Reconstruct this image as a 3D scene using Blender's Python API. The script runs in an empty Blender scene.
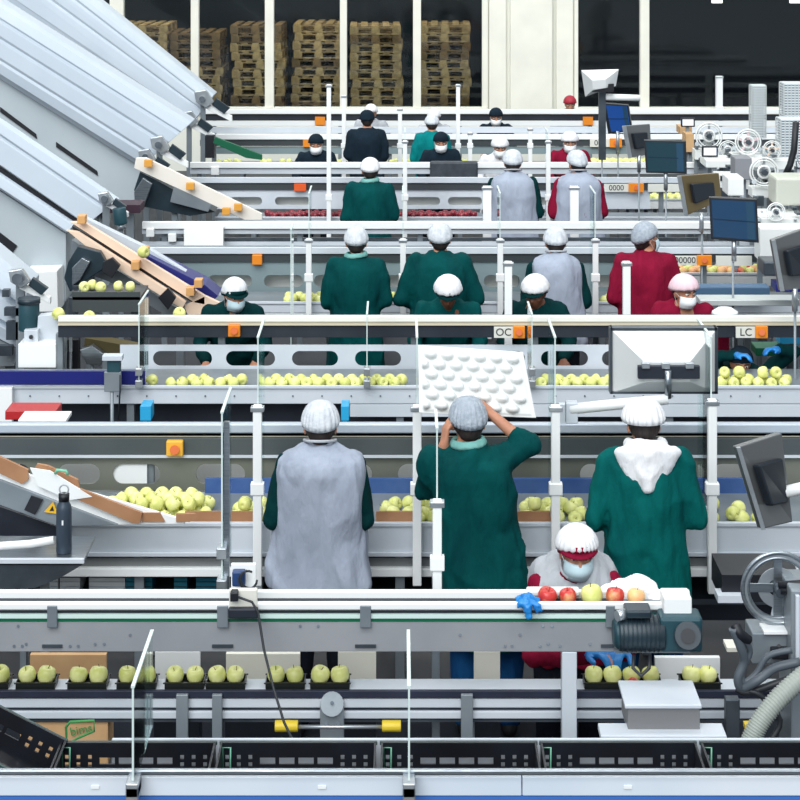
import bpy, bmesh, math, random
from mathutils import Vector, Matrix, noise
R = math.radians
rnd = random.Random(7)
S = bpy.context.scene
COL = S.collection
F = 1845.0; HOR = -90.0; CAMZ = 4.1

# ---------------- camera, world, lights, exposure ----------------
cam_d = bpy.data.cameras.new('camera'); cam = bpy.data.objects.new('camera', cam_d); COL.objects.link(cam)
cam.location = (0, 0, CAMZ); cam.rotation_euler = (R(90), 0, 0)
cam_d.sensor_width = 36; cam_d.lens = F/800*36; cam_d.shift_y = -(400-HOR)/800
cam_d.clip_start = .5; cam_d.clip_end = 200
S.camera = cam
S.view_settings.view_transform = 'Standard'; S.view_settings.look = 'None'
S.view_settings.gamma = 1; S.view_settings.exposure = 0.0; S.view_settings.use_curve_mapping = False
w = bpy.data.worlds.new('world'); S.world = w; w.use_nodes = True
w.node_tree.nodes['Background'].inputs[0].default_value = (.80, .92, 1.0, 1)
w.node_tree.nodes['Background'].inputs[1].default_value = .5
def area(name, loc, sx, sy, e, rot=(0, 0, 0), col=(1, .985, .96)):
    l = bpy.data.lights.new(name, 'AREA'); l.shape = 'RECTANGLE'; l.size = sx; l.size_y = sy; l.energy = e; l.color = col
    o = bpy.data.objects.new(name, l); COL.objects.link(o); o.location = loc; o.rotation_euler = rot
    return o
for k, yy in enumerate((4.0, 9.5, 15.0, 20.5, 26.0)):
    area('ceiling_light_strip', (0, yy, 7.6), 14, 1.0, 260)
sl = bpy.data.lights.new('front_fill_sun', 'SUN'); sl.energy = 2.7; sl.angle = R(50); sl.color = (.95, .98, 1)  # added soft fill from the camera side, not a known roof opening
so = bpy.data.objects.new('front_fill_sun', sl); COL.objects.link(so); so.location = (0, -4, 9); so.rotation_euler = (R(52), 0, R(-14))

# ---------------- helpers ----------------
def W(px, py, Y): return Vector(((px-400)*Y/F, Y, CAMZ-(py-HOR)*Y/F))
def X(px, Y): return (px-400)*Y/F
def Z(py, Y): return CAMZ-(py-HOR)*Y/F
def lin(c):
    return tuple(((v/255)/12.92 if v/255 <= .04045 else ((v/255+.055)/1.055)**2.4) for v in c)+(1,)
MATS = {}
def mat(n, c, rough=.5, metal=0, c2=None, ns=6, bump=0, bs=30, stretch=None, spec=.5, sheen=0, alpha=None, contrast=(.35, .65)):
    if n in MATS: return MATS[n]
    m = bpy.data.materials.new(n); m.use_nodes = True; nt = m.node_tree; b = nt.nodes['Principled BSDF']
    b.inputs['Base Color'].default_value = lin(c); b.inputs['Roughness'].default_value = rough; b.inputs['Metallic'].default_value = metal
    b.inputs['Specular IOR Level'].default_value = spec
    if sheen: b.inputs['Sheen Weight'].default_value = sheen
    tc = nt.nodes.new('ShaderNodeTexCoord'); mp = nt.nodes.new('ShaderNodeMapping')
    nt.links.new(tc.outputs['Object'], mp.inputs[0])
    if stretch: mp.inputs['Scale'].default_value = stretch
    if c2:
        t = nt.nodes.new('ShaderNodeTexNoise'); t.inputs['Scale'].default_value = ns; t.inputs['Detail'].default_value = 4
        r = nt.nodes.new('ShaderNodeValToRGB'); r.color_ramp.elements[0].color = lin(c); r.color_ramp.elements[1].color = lin(c2)
        r.color_ramp.elements[0].position = contrast[0]; r.color_ramp.elements[1].position = contrast[1]
        nt.links.new(mp.outputs[0], t.inputs[0]); nt.links.new(t.outputs[0], r.inputs[0]); nt.links.new(r.outputs[0], b.inputs['Base Color'])
    if bump:
        t2 = nt.nodes.new('ShaderNodeTexNoise'); t2.inputs['Scale'].default_value = bs; t2.inputs['Detail'].default_value = 5
        bp = nt.nodes.new('ShaderNodeBump'); bp.inputs['Strength'].default_value = bump; bp.inputs['Distance'].default_value = .02 if not n.startswith('cloth') else .06
        nt.links.new(mp.outputs[0], t2.inputs[0]); nt.links.new(t2.outputs[0], bp.inputs['Height']); nt.links.new(bp.outputs[0], b.inputs['Normal'])
    MATS[n] = m
    return m
def glassmat(n, tint, gl=.12, dens=.0):
    if n in MATS: return MATS[n]
    m = bpy.data.materials.new(n); m.use_nodes = True; nt = m.node_tree; nt.nodes.clear()
    o = nt.nodes.new('ShaderNodeOutputMaterial'); t = nt.nodes.new('ShaderNodeBsdfTransparent'); g = nt.nodes.new('ShaderNodeBsdfGlossy')
    t.inputs[0].default_value = tint; g.inputs['Roughness'].default_value = .05; g.inputs[0].default_value = (.9, .95, .95, 1)
    fr = nt.nodes.new('ShaderNodeFresnel'); fr.inputs[0].default_value = 1.45
    mx = nt.nodes.new('ShaderNodeMixShader'); nt.links.new(fr.outputs[0], mx.inputs[0])
    nt.links.new(t.outputs[0], mx.inputs[1]); nt.links.new(g.outputs[0], mx.inputs[2]); nt.links.new(mx.outputs[0], o.inputs[0])
    MATS[n] = m
    return m
def emis(n, c, s=1.0, c2=None):
    if n in MATS: return MATS[n]
    m = mat(n, c, rough=.25); b = m.node_tree.nodes['Principled BSDF']
    b.inputs['Emission Color'].default_value = lin(c); b.inputs['Emission Strength'].default_value = s
    return m
paint = mat('painted_steel', (204, 210, 218), .42, .0, (194, 202, 210), 3, .03, 60)
paint_d = mat('painted_steel_mid', (138, 146, 152), .42, .3, (122, 131, 138), 3, .04, 60)
white = mat('white_paint', (238, 240, 240), .35)
cream = mat('cream_paint', (232, 230, 216), .5, 0, (222, 220, 208), 2)
alu = mat('aluminium', (190, 196, 200), .3, .75, (170, 176, 182), 8)
steel = mat('brushed_steel', (165, 172, 178), .28, .9, (140, 148, 156), 5, .05, 90, stretch=(1, 20, 20))
dsteel = mat('dark_steel', (92, 100, 108), .4, .7, (70, 78, 86), 5)
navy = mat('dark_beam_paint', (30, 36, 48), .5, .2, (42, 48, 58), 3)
black = mat('black_plastic', (14, 17, 26), .5, 0)
belt = mat('belt_rubber', (38, 44, 66), .6, 0, (28, 33, 52), 6)
beltb = mat('blue_belt', (66, 98, 152), .55, 0, (48, 82, 140), 6)
navyb = mat('deep_blue_trim', (20, 28, 110), .4)
olive = mat('olive_guard', (122, 124, 112), .5, .1, (108, 112, 104), 2)
tealg = mat('teal_grey_guard', (128, 146, 150), .5, .1)
tan = mat('tan_board', (176, 130, 94), .6, 0, (158, 112, 78), 5)
peach = mat('peach_guide', (236, 208, 184), .5)
yel = mat('yellow_plastic', (226, 196, 52), .45)
orange = mat('orange_plastic', (226, 132, 24), .45)
red = mat('red_plastic', (176, 28, 34), .45)
greenp = mat('green_plastic', (0, 92, 62), .45)
greenc = mat('pale_green_clip', (120, 190, 160), .5)
teal = mat('teal_plastic', (20, 130, 150), .5, 0, (16, 112, 136), 6)
tealm = mat('teal_machine_paint', (36, 74, 84), .45, .1, (28, 62, 72), 4)
darkm = mat('motor_paint', (34, 52, 62), .4, .1, (24, 40, 50), 6)
lime = mat('bluish_panel', (208, 218, 230), .35, .05, (222, 228, 236), 1.2)
bluep = mat('blue_panel', (60, 110, 190), .4)
cardb = mat('cardboard', (204, 166, 122), .8, 0, (192, 152, 108), 6)
wood = mat('pallet_wood', (182, 156, 104), .8, 0, (128, 104, 68), 9, .1, 40)
hood = mat('hood_steel', (190, 200, 210), .45, .0, (182, 193, 204), 1.5, .03, 12)
hood2 = mat('hood_steel_flat', (180, 189, 194), .5, .0, (172, 182, 188), 1.5)
glass = glassmat('clear_acrylic', (.93, .97, .96, 1))
edge = mat('acrylic_edge', (206, 220, 218), .3)
wglass = glassmat('window_glass', (.86, .9, .93, 1))
rubber = mat('cable_rubber', (34, 38, 44), .5)
hosem = mat('hose_grey', (150, 156, 150), .5)
hosed = mat('hose_dark', (78, 86, 94), .5)

class MB:
    def __init__(s): s.v = []; s.f = []; s.mi = []; s.sm = []
    def add(s, vs, fs, m=0, smooth=False):
        b = len(s.v); s.v += [tuple(v) for v in vs]
        for f in fs: s.f.append(tuple(i+b for i in f)); s.mi.append(m); s.sm.append(smooth)
        return s
    def box(s, x0, x1, y0, y1, z0, z1, m=0):
        x0, x1 = min(x0, x1), max(x0, x1); y0, y1 = min(y0, y1), max(y0, y1); z0, z1 = min(z0, z1), max(z0, z1)
        return s.add([(x0, y0, z0), (x1, y0, z0), (x1, y1, z0), (x0, y1, z0), (x0, y0, z1), (x1, y0, z1), (x1, y1, z1), (x0, y1, z1)],
                     [(0, 3, 2, 1), (4, 5, 6, 7), (0, 1, 5, 4), (1, 2, 6, 5), (2, 3, 7, 6), (3, 0, 4, 7)], m)
    def prism(s, pts, d, m=0):      # pts: list of 3D points (planar), d: extrusion vector
        n = len(pts); d = Vector(d); a = [Vector(p) for p in pts]; b = [p+d for p in a]
        fs = [tuple(range(n)), tuple(range(2*n-1, n-1, -1))]+[(i, i+n, (i+1) % n+n, (i+1) % n) for i in range(n)]
        return s.add(a+b, fs, m)
    def tube(s, pts, r, n=8, m=0, caps=True, radii=None):
        pts = [Vector(p) for p in pts]; vs = []; k = len(pts); up = None
        for i, p in enumerate(pts):
            d = (pts[min(i+1, k-1)]-pts[max(i-1, 0)]).normalized()
            if up is None: up = d.orthogonal().normalized()
            up = (up-d*up.dot(d)); up = up.normalized() if up.length > 1e-6 else d.orthogonal().normalized()
            q = d.cross(up); rr = radii[i] if radii else r
            for j in range(n):
                a = 2*math.pi*j/n; vs.append(p+(up*math.cos(a)+q*math.sin(a))*rr)
        fs = [(i*n+j, i*n+(j+1) % n, (i+1)*n+(j+1) % n, (i+1)*n+j) for i in range(k-1) for j in range(n)]
        s.add(vs, fs, m, True)
        if caps:
            b = len(s.v)-k*n
            s.f.append(tuple(b+j for j in range(n-1, -1, -1))); s.mi.append(m); s.sm.append(False)
            s.f.append(tuple(b+(k-1)*n+j for j in range(n))); s.mi.append(m); s.sm.append(False)
        return s
    def lathe(s, prof, c=(0, 0, 0), n=16, m=0, M=None):     # prof: (r,z) list
        vs = []; M = M or Matrix.Identity(3); c = Vector(c)
        for r, z in prof:
            for j in range(n):
                a = 2*math.pi*j/n; vs.append(c+M @ Vector((r*math.cos(a), r*math.sin(a), z)))
        k = len(prof)
        return s.add(vs, [(i*n+j, i*n+(j+1) % n, (i+1)*n+(j+1) % n, (i+1)*n+j) for i in range(k-1) for j in range(n)], m, True)
    def ring(s, c, r, t, axis='Y', n=28, k=8, m=0):
        vs = []
        for i in range(n):
            a = 2*math.pi*i/n
            for j in range(k):
                b = 2*math.pi*j/k; q = r+t*math.cos(b); h = t*math.sin(b)
                p = {'Y': (q*math.cos(a), h, q*math.sin(a)), 'Z': (q*math.cos(a), q*math.sin(a), h), 'X': (h, q*math.cos(a), q*math.sin(a))}[axis]
                vs.append(Vector(c)+Vector(p))
        return s.add(vs, [(i*k+j, ((i+1) % n)*k+j, ((i+1) % n)*k+(j+1) % k, i*k+(j+1) % k) for i in range(n) for j in range(k)], m, True)
    def build(s, name, mt, parent=None, bevel=0, fix=True):
        me = bpy.data.meshes.new(name); me.from_pydata(s.v, [], s.f)
        for mm in (mt if isinstance(mt, (list, tuple)) else [mt]): me.materials.append(mm)
        me.polygons.foreach_set('material_index', s.mi); me.polygons.foreach_set('use_smooth', s.sm); me.update()
        if fix:
            bm = bmesh.new(); bm.from_mesh(me); bmesh.ops.recalc_face_normals(bm, faces=bm.faces); bm.to_mesh(me); bm.free()
        o = bpy.data.objects.new(name, me); COL.objects.link(o)
        if parent is not None:
            o.parent = parent
            if parent.location.length > 0 or parent.rotation_euler.z: o.matrix_parent_inverse = parent_inv(parent)
        if bevel:
            b = o.modifiers.new('bevel', 'BEVEL'); b.width = bevel; b.segments = 2; b.limit_method = 'ANGLE'
        return o
LOCAL = set()
def parent_inv(p):
    if p.name in LOCAL or (p.parent and p.parent.name in LOCAL): return Matrix.Identity(4)
    M = Matrix.LocRotScale(p.location, p.rotation_euler, None)
    return M.inverted()
def tag(o, label=None, cat=None, group=None, kind=None):
    if label: o['label'] = label
    if cat: o['category'] = cat
    if group: o['group'] = group
    if kind: o['kind'] = kind
    return o
def thing(name, label, cat, loc=(0, 0, 0), group=None):
    o = bpy.data.objects.new(name, None); COL.objects.link(o); o.location = loc; o.empty_display_size = .1
    return tag(o, label, cat, group)
def bolts(pts, r, root, mt, t=.014):       # one part per bolt head: (px, py, Y)
    for a, b, y in pts: MB().tube([W(a, b, y-.004), W(a, b, y+t-.004)], r, 8).build('bolt', mt, root)
def fbox(px0, px1, py0, py1, Y, d, mb=None, m=0):   # box whose front face covers a pixel rect at depth Y, d deep
    mb = mb or MB()
    return mb.box(X(px0, Y), X(px1, Y), Y, Y+d, Z(py1, Y), Z(py0, Y), m)
def holed(x0, x1, z0, z1, y, t, holes, n=8):   # upright plate with rounded slot holes (hx0,hx1,hz0,hz1): strips between cells
    mb = MB(); holes = sorted(holes); cur = x0
    for hx0, hx1, hz0, hz1 in holes:
        if hx0 > cur: mb.box(cur, hx0, y, y+t, z0, z1)
        r = min((hz1-hz0)/2, (hx1-hx0)/2)*.98; zc = (hz0+hz1)/2
        top = []; bot = []
        for k in range(n+1):
            a = math.pi/2*k/n; dx = r-r*math.cos(a); dz = r*math.sin(a)
            top.append((hx0+dx, zc+(hz1-hz0)/2-r+dz)); bot.append((hx0+dx, zc-(hz1-hz0)/2+r-dz))
        top += [(hx0+hx1-p[0], p[1]) for p in reversed(top)]; bot += [(hx0+hx1-p[0], p[1]) for p in reversed(bot)]
        mb.prism([(p[0], y, p[1]) for p in top]+[(hx1, y, z1), (hx0, y, z1)], (0, t, 0))
        mb.prism([(p[0], y, p[1]) for p in bot]+[(hx1, y, z0), (hx0, y, z0)], (0, t, 0))
        cur = hx1
    mb.box(cur, x1, y, y+t, z0, z1)
    return mb
def text(s, loc, size, mt, parent, name='lettering', rot=(R(90), 0, 0), shear=0, ext=.001):
    c = bpy.data.curves.new(name, 'FONT'); c.body = s; c.size = size; c.extrude = ext; c.shear = shear
    c.align_x = 'CENTER'; c.align_y = 'CENTER'
    tmp = bpy.data.objects.new(name, c); COL.objects.link(tmp); bpy.context.view_layer.update()
    me = bpy.data.meshes.new_from_object(tmp.evaluated_get(bpy.context.evaluated_depsgraph_get()))
    COL.objects.unlink(tmp); bpy.data.objects.remove(tmp)
    me.materials.clear(); me.materials.append(mt)
    o = bpy.data.objects.new(name, me); COL.objects.link(o); o.location = loc; o.rotation_euler = rot
    if parent is not None:
        o.parent = parent; o.matrix_parent_inverse = parent_inv(parent)
    return o
# ---------------- setting ----------------
XL, XR = -9.0, 9.0; YW = 29.0
floorm = mat('floor_epoxy', (30, 34, 44), .5, 0, (24, 28, 38), 1.5, .03, 20)
tag(MB().box(XL, XR, 2, YW+.2, -.1, 0).build('floor', floorm), kind='structure')
wallm = mat('wall_cream', (226, 226, 214), .7, 0, (218, 219, 209), 1.2)
mb = MB(); zs = Z(111, YW); zt = 3.6
mb.box(XL, XR, YW, YW+.2, 0, zs)
mb.box(XL, XR, YW, YW+.2, zt, 7)
mb.box(X(488, YW), X(574, YW), YW, YW+.2, zs, zt)
mb.box(XL, X(-60, YW), YW, YW+.2, zs, zt); mb.box(X(870, YW), XR, YW, YW+.2, zs, zt)
tag(mb.build('wall_back', wallm), kind='structure')
# pillar relief
mb = MB()
mb.box(X(489, YW), X(506, YW), YW-.06, YW, zs, zt); mb.box(X(510, YW), X(552, YW), YW-.10, YW, zs, zt); mb.box(X(556, YW), X(573, YW), YW-.06, YW, zs, zt)
tag(mb.build('trim_1', cream, bevel=.01), kind='structure')
def window(n, p0, p1, mull):
    root = MB()
    root.box(X(p0, YW), X(p1, YW), YW-.08, YW+.12, zs-.03, zs+.06)
    root.box(X(p0, YW), X(p1, YW), YW-.03, YW+.12, zt-.08, zt)
    o = tag(root.build('window_%d' % n, cream, bevel=.008), kind='structure')
    for a, b in mull:
        MB().box(X(a, YW), X(b, YW), YW-.05, YW+.1, zs+.06, zt-.08).build('window_frame', cream, o, .008)
    MB().box(X(p0, YW), X(p1, YW), YW+.06, YW+.07, zs+.06, zt-.08).build('window_pane', wglass, o)
window(1, -60, 488, [(-60, -50), (28, 36), (110, 124), (191, 199), (265, 274), (340, 347), (413, 421), (482, 488)])
window(2, 574, 870, [(574, 578), (640, 649), (860, 870)])
# dark storage room beyond the glass
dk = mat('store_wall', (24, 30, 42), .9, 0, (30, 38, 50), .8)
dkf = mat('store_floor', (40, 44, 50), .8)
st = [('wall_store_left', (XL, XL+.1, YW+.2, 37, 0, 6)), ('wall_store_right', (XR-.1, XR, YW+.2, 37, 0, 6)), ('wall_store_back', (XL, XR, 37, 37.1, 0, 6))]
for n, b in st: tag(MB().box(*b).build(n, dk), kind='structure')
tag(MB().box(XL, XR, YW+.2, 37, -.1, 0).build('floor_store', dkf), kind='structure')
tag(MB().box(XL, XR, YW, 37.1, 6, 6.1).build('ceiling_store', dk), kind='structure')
area('store_fill_light', (-2.5, 29.7, 5.6), 9, .5, 330, rot=(R(-14), 0, 0), col=(1, .93, .78))  # added light, out of view, to brighten the stacked pallets
# bench under the windows: cream ledge on the right
tag(MB().box(X(610, YW), XR, YW-.3, YW, Z(131, YW), Z(111, YW)).build('trim_2', cream, bevel=.01), kind='structure')
# roof light glimpsed at the window top edge: lamps in the store
for px in (717, 795):
    t = thing('ceiling_lamp', 'small white lamp at the top of the dark right window, %s' % ('nearer the mullion' if px == 717 else 'at the right edge'), 'lamp', (X(px, 33), 33, 2.6), group='lamps behind the right window')
    MB().box(X(px-5, 33), X(px+5, 33), 32.95, 33.05, Z(3, 33), Z(-12, 33)).build('lamp_shade', emis('lamp_glow', (255, 250, 235), 2.5), t)
    MB().tube([(X(px, 33), 33, Z(-12, 33)), (X(px, 33), 33, 6)], .01, 6).build('cord', rubber, t)

# pallets
def pallet_mesh():
    mb = MB(); w, d = .84, 1.2
    for yy in (-d/2+.05, 0, d/2-.05):
        mb.box(-w/2, w/2, yy-.05, yy+.05, 0, .022); mb.box(-w/2, w/2, yy-.05, yy+.05, .1, .122)
        for xx in (-w/2+.07, 0, w/2-.07): mb.box(xx-.07, xx+.07, yy-.05, yy+.05, .022, .1)
    for k in range(5):
        x = -w/2+.06+(w-.12)*k/4; mb.box(x-.055, x+.055, -d/2, d/2, .122, .144)
    return mb
stacks = [(142, 24, 30.6, 'behind the second mullion'), (196, 32, 30.9, 'second from the left'), (258, 24, 30.5, 'third from the left'),
          (318, 26, 30.9, 'fourth from the left'), (376, 24, 30.3, 'fifth from the left'), (445, 24, 30.6, 'sixth from the left, nearest the pillar')]
wood2 = mat('pallet_wood_dark', (132, 104, 62), .85, 0, (88, 70, 46), 9, .1, 40)
pm = None
ords = ['top', 'second', 'third', 'fourth', 'fifth', 'sixth', 'seventh', 'eighth', 'ninth', 'tenth', 'eleventh', 'twelfth', 'thirteenth', 'fourteenth', 'fifteenth']
stnames = ['leftmost stack', 'second stack from the left', 'third stack from the left', 'fourth stack from the left', 'fifth stack from the left', 'stack nearest the cream pillar']
pmd = None
for si, (px, pt, Y, _) in enumerate(stacks):
    topz = Z(pt, Y); n = int(round(topz/.1475))
    for k in range(n):
        zb = k*.1465
        if pm is None:
            o = pallet_mesh().build('wooden_pallet', wood); pm = o; pmd = o.data.copy(); pmd.materials.clear(); pmd.materials.append(wood2)
        else:
            o = pm.copy(); COL.objects.link(o)
        if rnd.random() < .3: o.data = pmd
        o.location = (X(px, Y)+rnd.uniform(-.03, .03), Y+.6, zb); o.rotation_euler = (0, 0, rnd.uniform(-.03, .03))
        j = n-1-k
        tag(o, '%s wooden pallet from the top in the %s behind the window' % (ords[j], stnames[si]) if j else 'topmost wooden pallet of the %s behind the window' % stnames[si], 'pallet', 'stacked pallets behind the window')

# ---------------- conveyors ----------------
def legs(root, xs, ys, zt, s=.04, m=None):
    for x in xs:
        for y in ys: MB().box(x-s/2, x+s/2, y-s/2, y+s/2, 0, zt).build('leg', m or paint_d, root, .003)
def rng(a, b, n): return [a+(b-a)*i/(n-1) for i in range(n)]

# front crate conveyor
c0 = thing('crate_conveyor', 'blue and white conveyor along the bottom edge carrying black crates', 'conveyor', (0, 6.8, 0))
Y0 = 6.5
for a, b in ((-200, 521.5), (522.5, 1000)):
    fbox(a, b, 777, 796, Y0, .03).build('side_panel', lime, c0, .003)
fbox(-200, 1000, 796.5, 830, Y0+.002, .028).build('blue_panel', bluep, c0)
fbox(-200, 1000, 770, 776, Y0-.012, .02).build('top_rail', steel, c0, .006)
MB().box(X(-200, Y0), X(1000, Y0), Y0+.05, 7.08, .775, .8).build('belt', belt, c0)
MB().box(X(112, 7.12), X(890, 7.12), 7.11, 7.125, .76, Z(738, 7.12)).build('rear_rail', paint, c0, .004)
legs(c0, rng(-2.0, 2.0, 5), (6.56, 7.06), .78)
for px in (95, 322, 628):
    fbox(px-4, px+4, 786, 789, Y0-.004, .006).build('label_plate', white, c0)

# B belt line
YB = 7.95
cb = thing('tray_conveyor', 'narrow grey conveyor with dark belt carrying small trays of apples under the long beam', 'conveyor', (0, 8.05, 0))
MB().box(X(-90, YB), X(900, YB), YB+.01, YB+.13, Z(691, YB)-.02, Z(691, YB)-.002).build('belt', paint, cb)
fbox(-90, 900, 691, 698, YB-.01, .02).build('belt_edge', belt, cb, .003)
fbox(-90, 900, 699, 708, YB, .12).build('profile', paint, cb, .004)
fbox(-90, 900, 708.5, 711, YB+.012, .1).build('groove', dsteel, cb)
fbox(-90, 900, 711.5, 719, YB, .12).build('profile', paint, cb, .004)
fbox(-90, 900, 719.5, 722, YB+.01, .1).build('lower_flange', dsteel, cb)
legs(cb, [X(p, 8.05) for p in (-60, 183, 470, 690, 860)], (8.06,), .57)
for a, b in ((176, 188), (212, 222), (461, 473)):
    fbox(a, b, 695, 745, YB-.03, .02).build('support_bracket', paint_d, cb, .003)
mb = fbox(320, 344, 704, 746, YB-.03, .02); o = mb.build('support_plate', paint_d, cb, .003)
MB().tube([W(332, 704, YB-.03), W(332, 704, YB-.01)], .05, 20).build('support_plate', paint_d, cb)
bolts([(a, b, YB-.036) for a, b in ((332, 703), (326, 724), (338, 724), (332, 742))], .008, cb, dsteel)
hb = thing('lifting_bar', 'grey bar with two yellow grips in the dark gap under the tray conveyor', 'bar', (X(340, 7.7), 7.7, Z(727, 7.7)))
MB().tube([W(275, 727, 7.86), W(400, 727, 7.86)], .009, 8).build('bar', alu, hb)
for a, b in ((275, 298), (382, 401)): MB().tube([W(a, 726, 7.86), W(b, 726, 7.86)], .024, 12).build('grip', yel, hb, .003)
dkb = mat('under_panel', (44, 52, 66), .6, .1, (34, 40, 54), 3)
# C upper beam conveyor
YC = 7.8
cc = thing('beam_conveyor', 'long grey steel beam conveyor with white rails and green belt edge in the foreground', 'conveyor', (0, 7.9, 0))
fbox(-90, 615, 621.5, 652, YC, .05).build('beam', mat('beam_grey', (158, 160, 164), .42, .15, (146, 149, 154), 2.5, .03, 40), cc, .004)
fbox(-90, 615, 619, 621.8, YC-.004, .2).build('belt_edge', greenp, cc)
fbox(-90, 615, 614.5, 618.5, YC-.006, .2).build('slide_rail', mat('ice_rail', (206, 228, 222), .4), cc)
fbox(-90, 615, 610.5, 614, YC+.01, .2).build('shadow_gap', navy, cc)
fbox(-90, 690, 603.5, 610, YC-.015, .03).build('front_rail', white, cc, .004)
MB().box(X(-90, YC), X(690, YC), YC+.015, YC+.14, Z(614, YC), Z(611.5, YC)).build('belt', paint_d, cc)
fbox(-90, 690, 591.5, 600, YC+.15, .03).build('rear_rail', white, cc, .004)
for a, b in ((47, 57), (217, 228), (360, 371), (606, 615)):
    fbox(a, b, 606, 628, YC-.02, .02).build('bracket', paint_d, cc, .003)
    fbox(a-5, b+5, 645, 648, YC-.008, .01).build('bracket_foot', dsteel, cc)
bolts([(px, 626+(px % 3)*9, YC) for px in (18, 26, 95, 104, 130, 300, 318, 460, 520, 543, 548, 552, 590)]+[(px, 646, YC) for px in (14, 22, 70, 78, 505, 512, 540, 560)], .006, cc, dsteel)
fbox(562, 577, 652, 1050, YC, .06).build('leg', paint, cc, .004)
fbox(432, 440, 640, 1050, 8.16, .05).build('leg', paint_d, cc, .004); MB().box(X(436, 8.16)-.02, X(436, 8.16)+.02, 7.97, 8.2, 1.03, 1.07).build('leg_bracket', paint_d, cc)
fbox(-70, -58, 652, 1050, YC+.05, .05).build('leg', paint_d, cc, .004)

def line(name, label, Y, py_top, py_bot, dep, back_h=.0, x0=-200, x1=1000, pm=paint, beltm=paint_d, low=None, lip=.035, legm=None):
    zt, zb = Z(py_top, Y), Z(py_bot, Y)
    t = thing(name, label, 'conveyor', (0, Y+dep/2, 0))
    MB().box(X(x0, Y), X(x1, Y), Y, Y+.03, zb, zt).build('front_panel', pm, t, .005)
    MB().box(X(x0, Y), X(x1, Y), Y-.012, Y, zt-.016, zt+.004).build('lip', paint, t, .003)
    MB().box(X(x0, Y), X(x1, Y), Y+.03, Y+dep, zt-lip-.02, zt-lip).build('belt', beltm, t)
    MB().box(X(x0, Y), X(x1, Y), Y+.03, Y+dep, zb, zb+.02).build('bottom_pan', dsteel, t)
    legs(t, rng(X(x0, Y)+.4, X(x1, Y)-.4, 5), (Y+.05, Y+dep-.05), zb, .05, legm)
    return t, zt-lip

# ---- line 1 bench
D1, zD1 = line('sorting_bench', 'long pale grey sorting bench behind the three nearest standing workers', 9.6, 523, 552, .62)
Y1 = 9.6
fbox(-200, 1000, 552.5, 557, Y1-.015, .06).build('ledge', paint, D1, .004)
fbox(-200, 1000, 558, 568, Y1+.02, .05).build('channel', mat('channel_grey', (134, 138, 138), .4, .5, (116, 120, 122), 2), D1)
fbox(-200, 1000, 568.5, 577, Y1-.01, .05).build('lower_rail', white, D1, .004)
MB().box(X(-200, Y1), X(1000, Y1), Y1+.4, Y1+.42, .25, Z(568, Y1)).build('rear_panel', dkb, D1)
for a, b in ((185, 262), (376, 415), (478, 560)):
    fbox(a, b, 511.5, 522.5, Y1+.032, .012).build('wood_strip', tan, D1)
zz = zD1
MB().box(X(205, 10.2), X(760, 10.2), 10.2, 10.23, Z(500, 10.2), Z(479, 10.2)).build('blue_band', beltb, D1)
# cut-out guard and overhead beam
YG = 10.32
zg0, zg1 = Z(490, YG), Z(456, YG)
hs = []
for a, b in ((-30, 30), (58, 100), (113, 160), (196, 245), (320, 372), (398, 440), (458, 500), (580, 602), (670, 694), (712, 745)):
    hs.append((X(a, YG), X(b, YG), Z(484, YG), Z(464, YG)))
og = thing('overhead_conveyor', 'overhead conveyor with olive cut-out guard behind the nearest workers', 'conveyor', (0, 10.45, 0))
holed(X(-200, YG), X(1000, YG), zg0, zg1, YG, .012, hs).build('cutout_guard', olive, og)
fbox(-200, 1000, 438, 455, YG-.03, .03).build('dark_beam', mat('beam_dark_grey', (84, 90, 92), .5, .2, (70, 78, 82), 2), og, .003)  # the beam itself is dark grey
fbox(-200, 1000, 455.3, 458, YG-.036, .02).build('thin_rail', paint, og)
fbox(-200, 1000, 433.5, 437, YG-.02, .02).build('edge_strip', mat('khaki_strip', (190, 188, 172), .5), og)
fbox(-200, 1000, 424.5, 433, YG-.05, .05).build('top_rail', mat('rail_blue_grey', (186, 196, 208), .35, .2), og, .005)
MB().box(X(-200, YG), X(1000, YG), YG-.02, YG+.09, Z(433, YG)-.01, Z(433, YG)+.01).build('belt', paint_d, og)
MB().box(X(-200, YG), X(1000, YG), YG+.09, YG+.11, Z(445, YG), Z(427, YG)).build('rear_rail', paint_d, og)
legs(og, [X(p, 10.38) for p in (-60, 150, 385, 640, 850)], (10.38,), Z(440, YG), .05)
MB().box(X(-200, 10.75), X(1000, 10.75), 10.75, 10.78, .5, .93).build('white_backing', mat('guide_white', (224, 226, 222), .5), og)
for px, py, w_ in ((174.5, 449, 8.5),):
    o = fbox(px-w_, px+w_, py-8, py+8, YG-.07, .04).build('stop_button_box', mat('warm_yellow', (236, 178, 60), .45), og, .008)
    MB().tube([W(px, py+1, YG-.09), W(px, py+1, YG-.07)], .026, 16).build('button', mat('burnt_orange', (206, 96, 30), .4), o)

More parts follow.
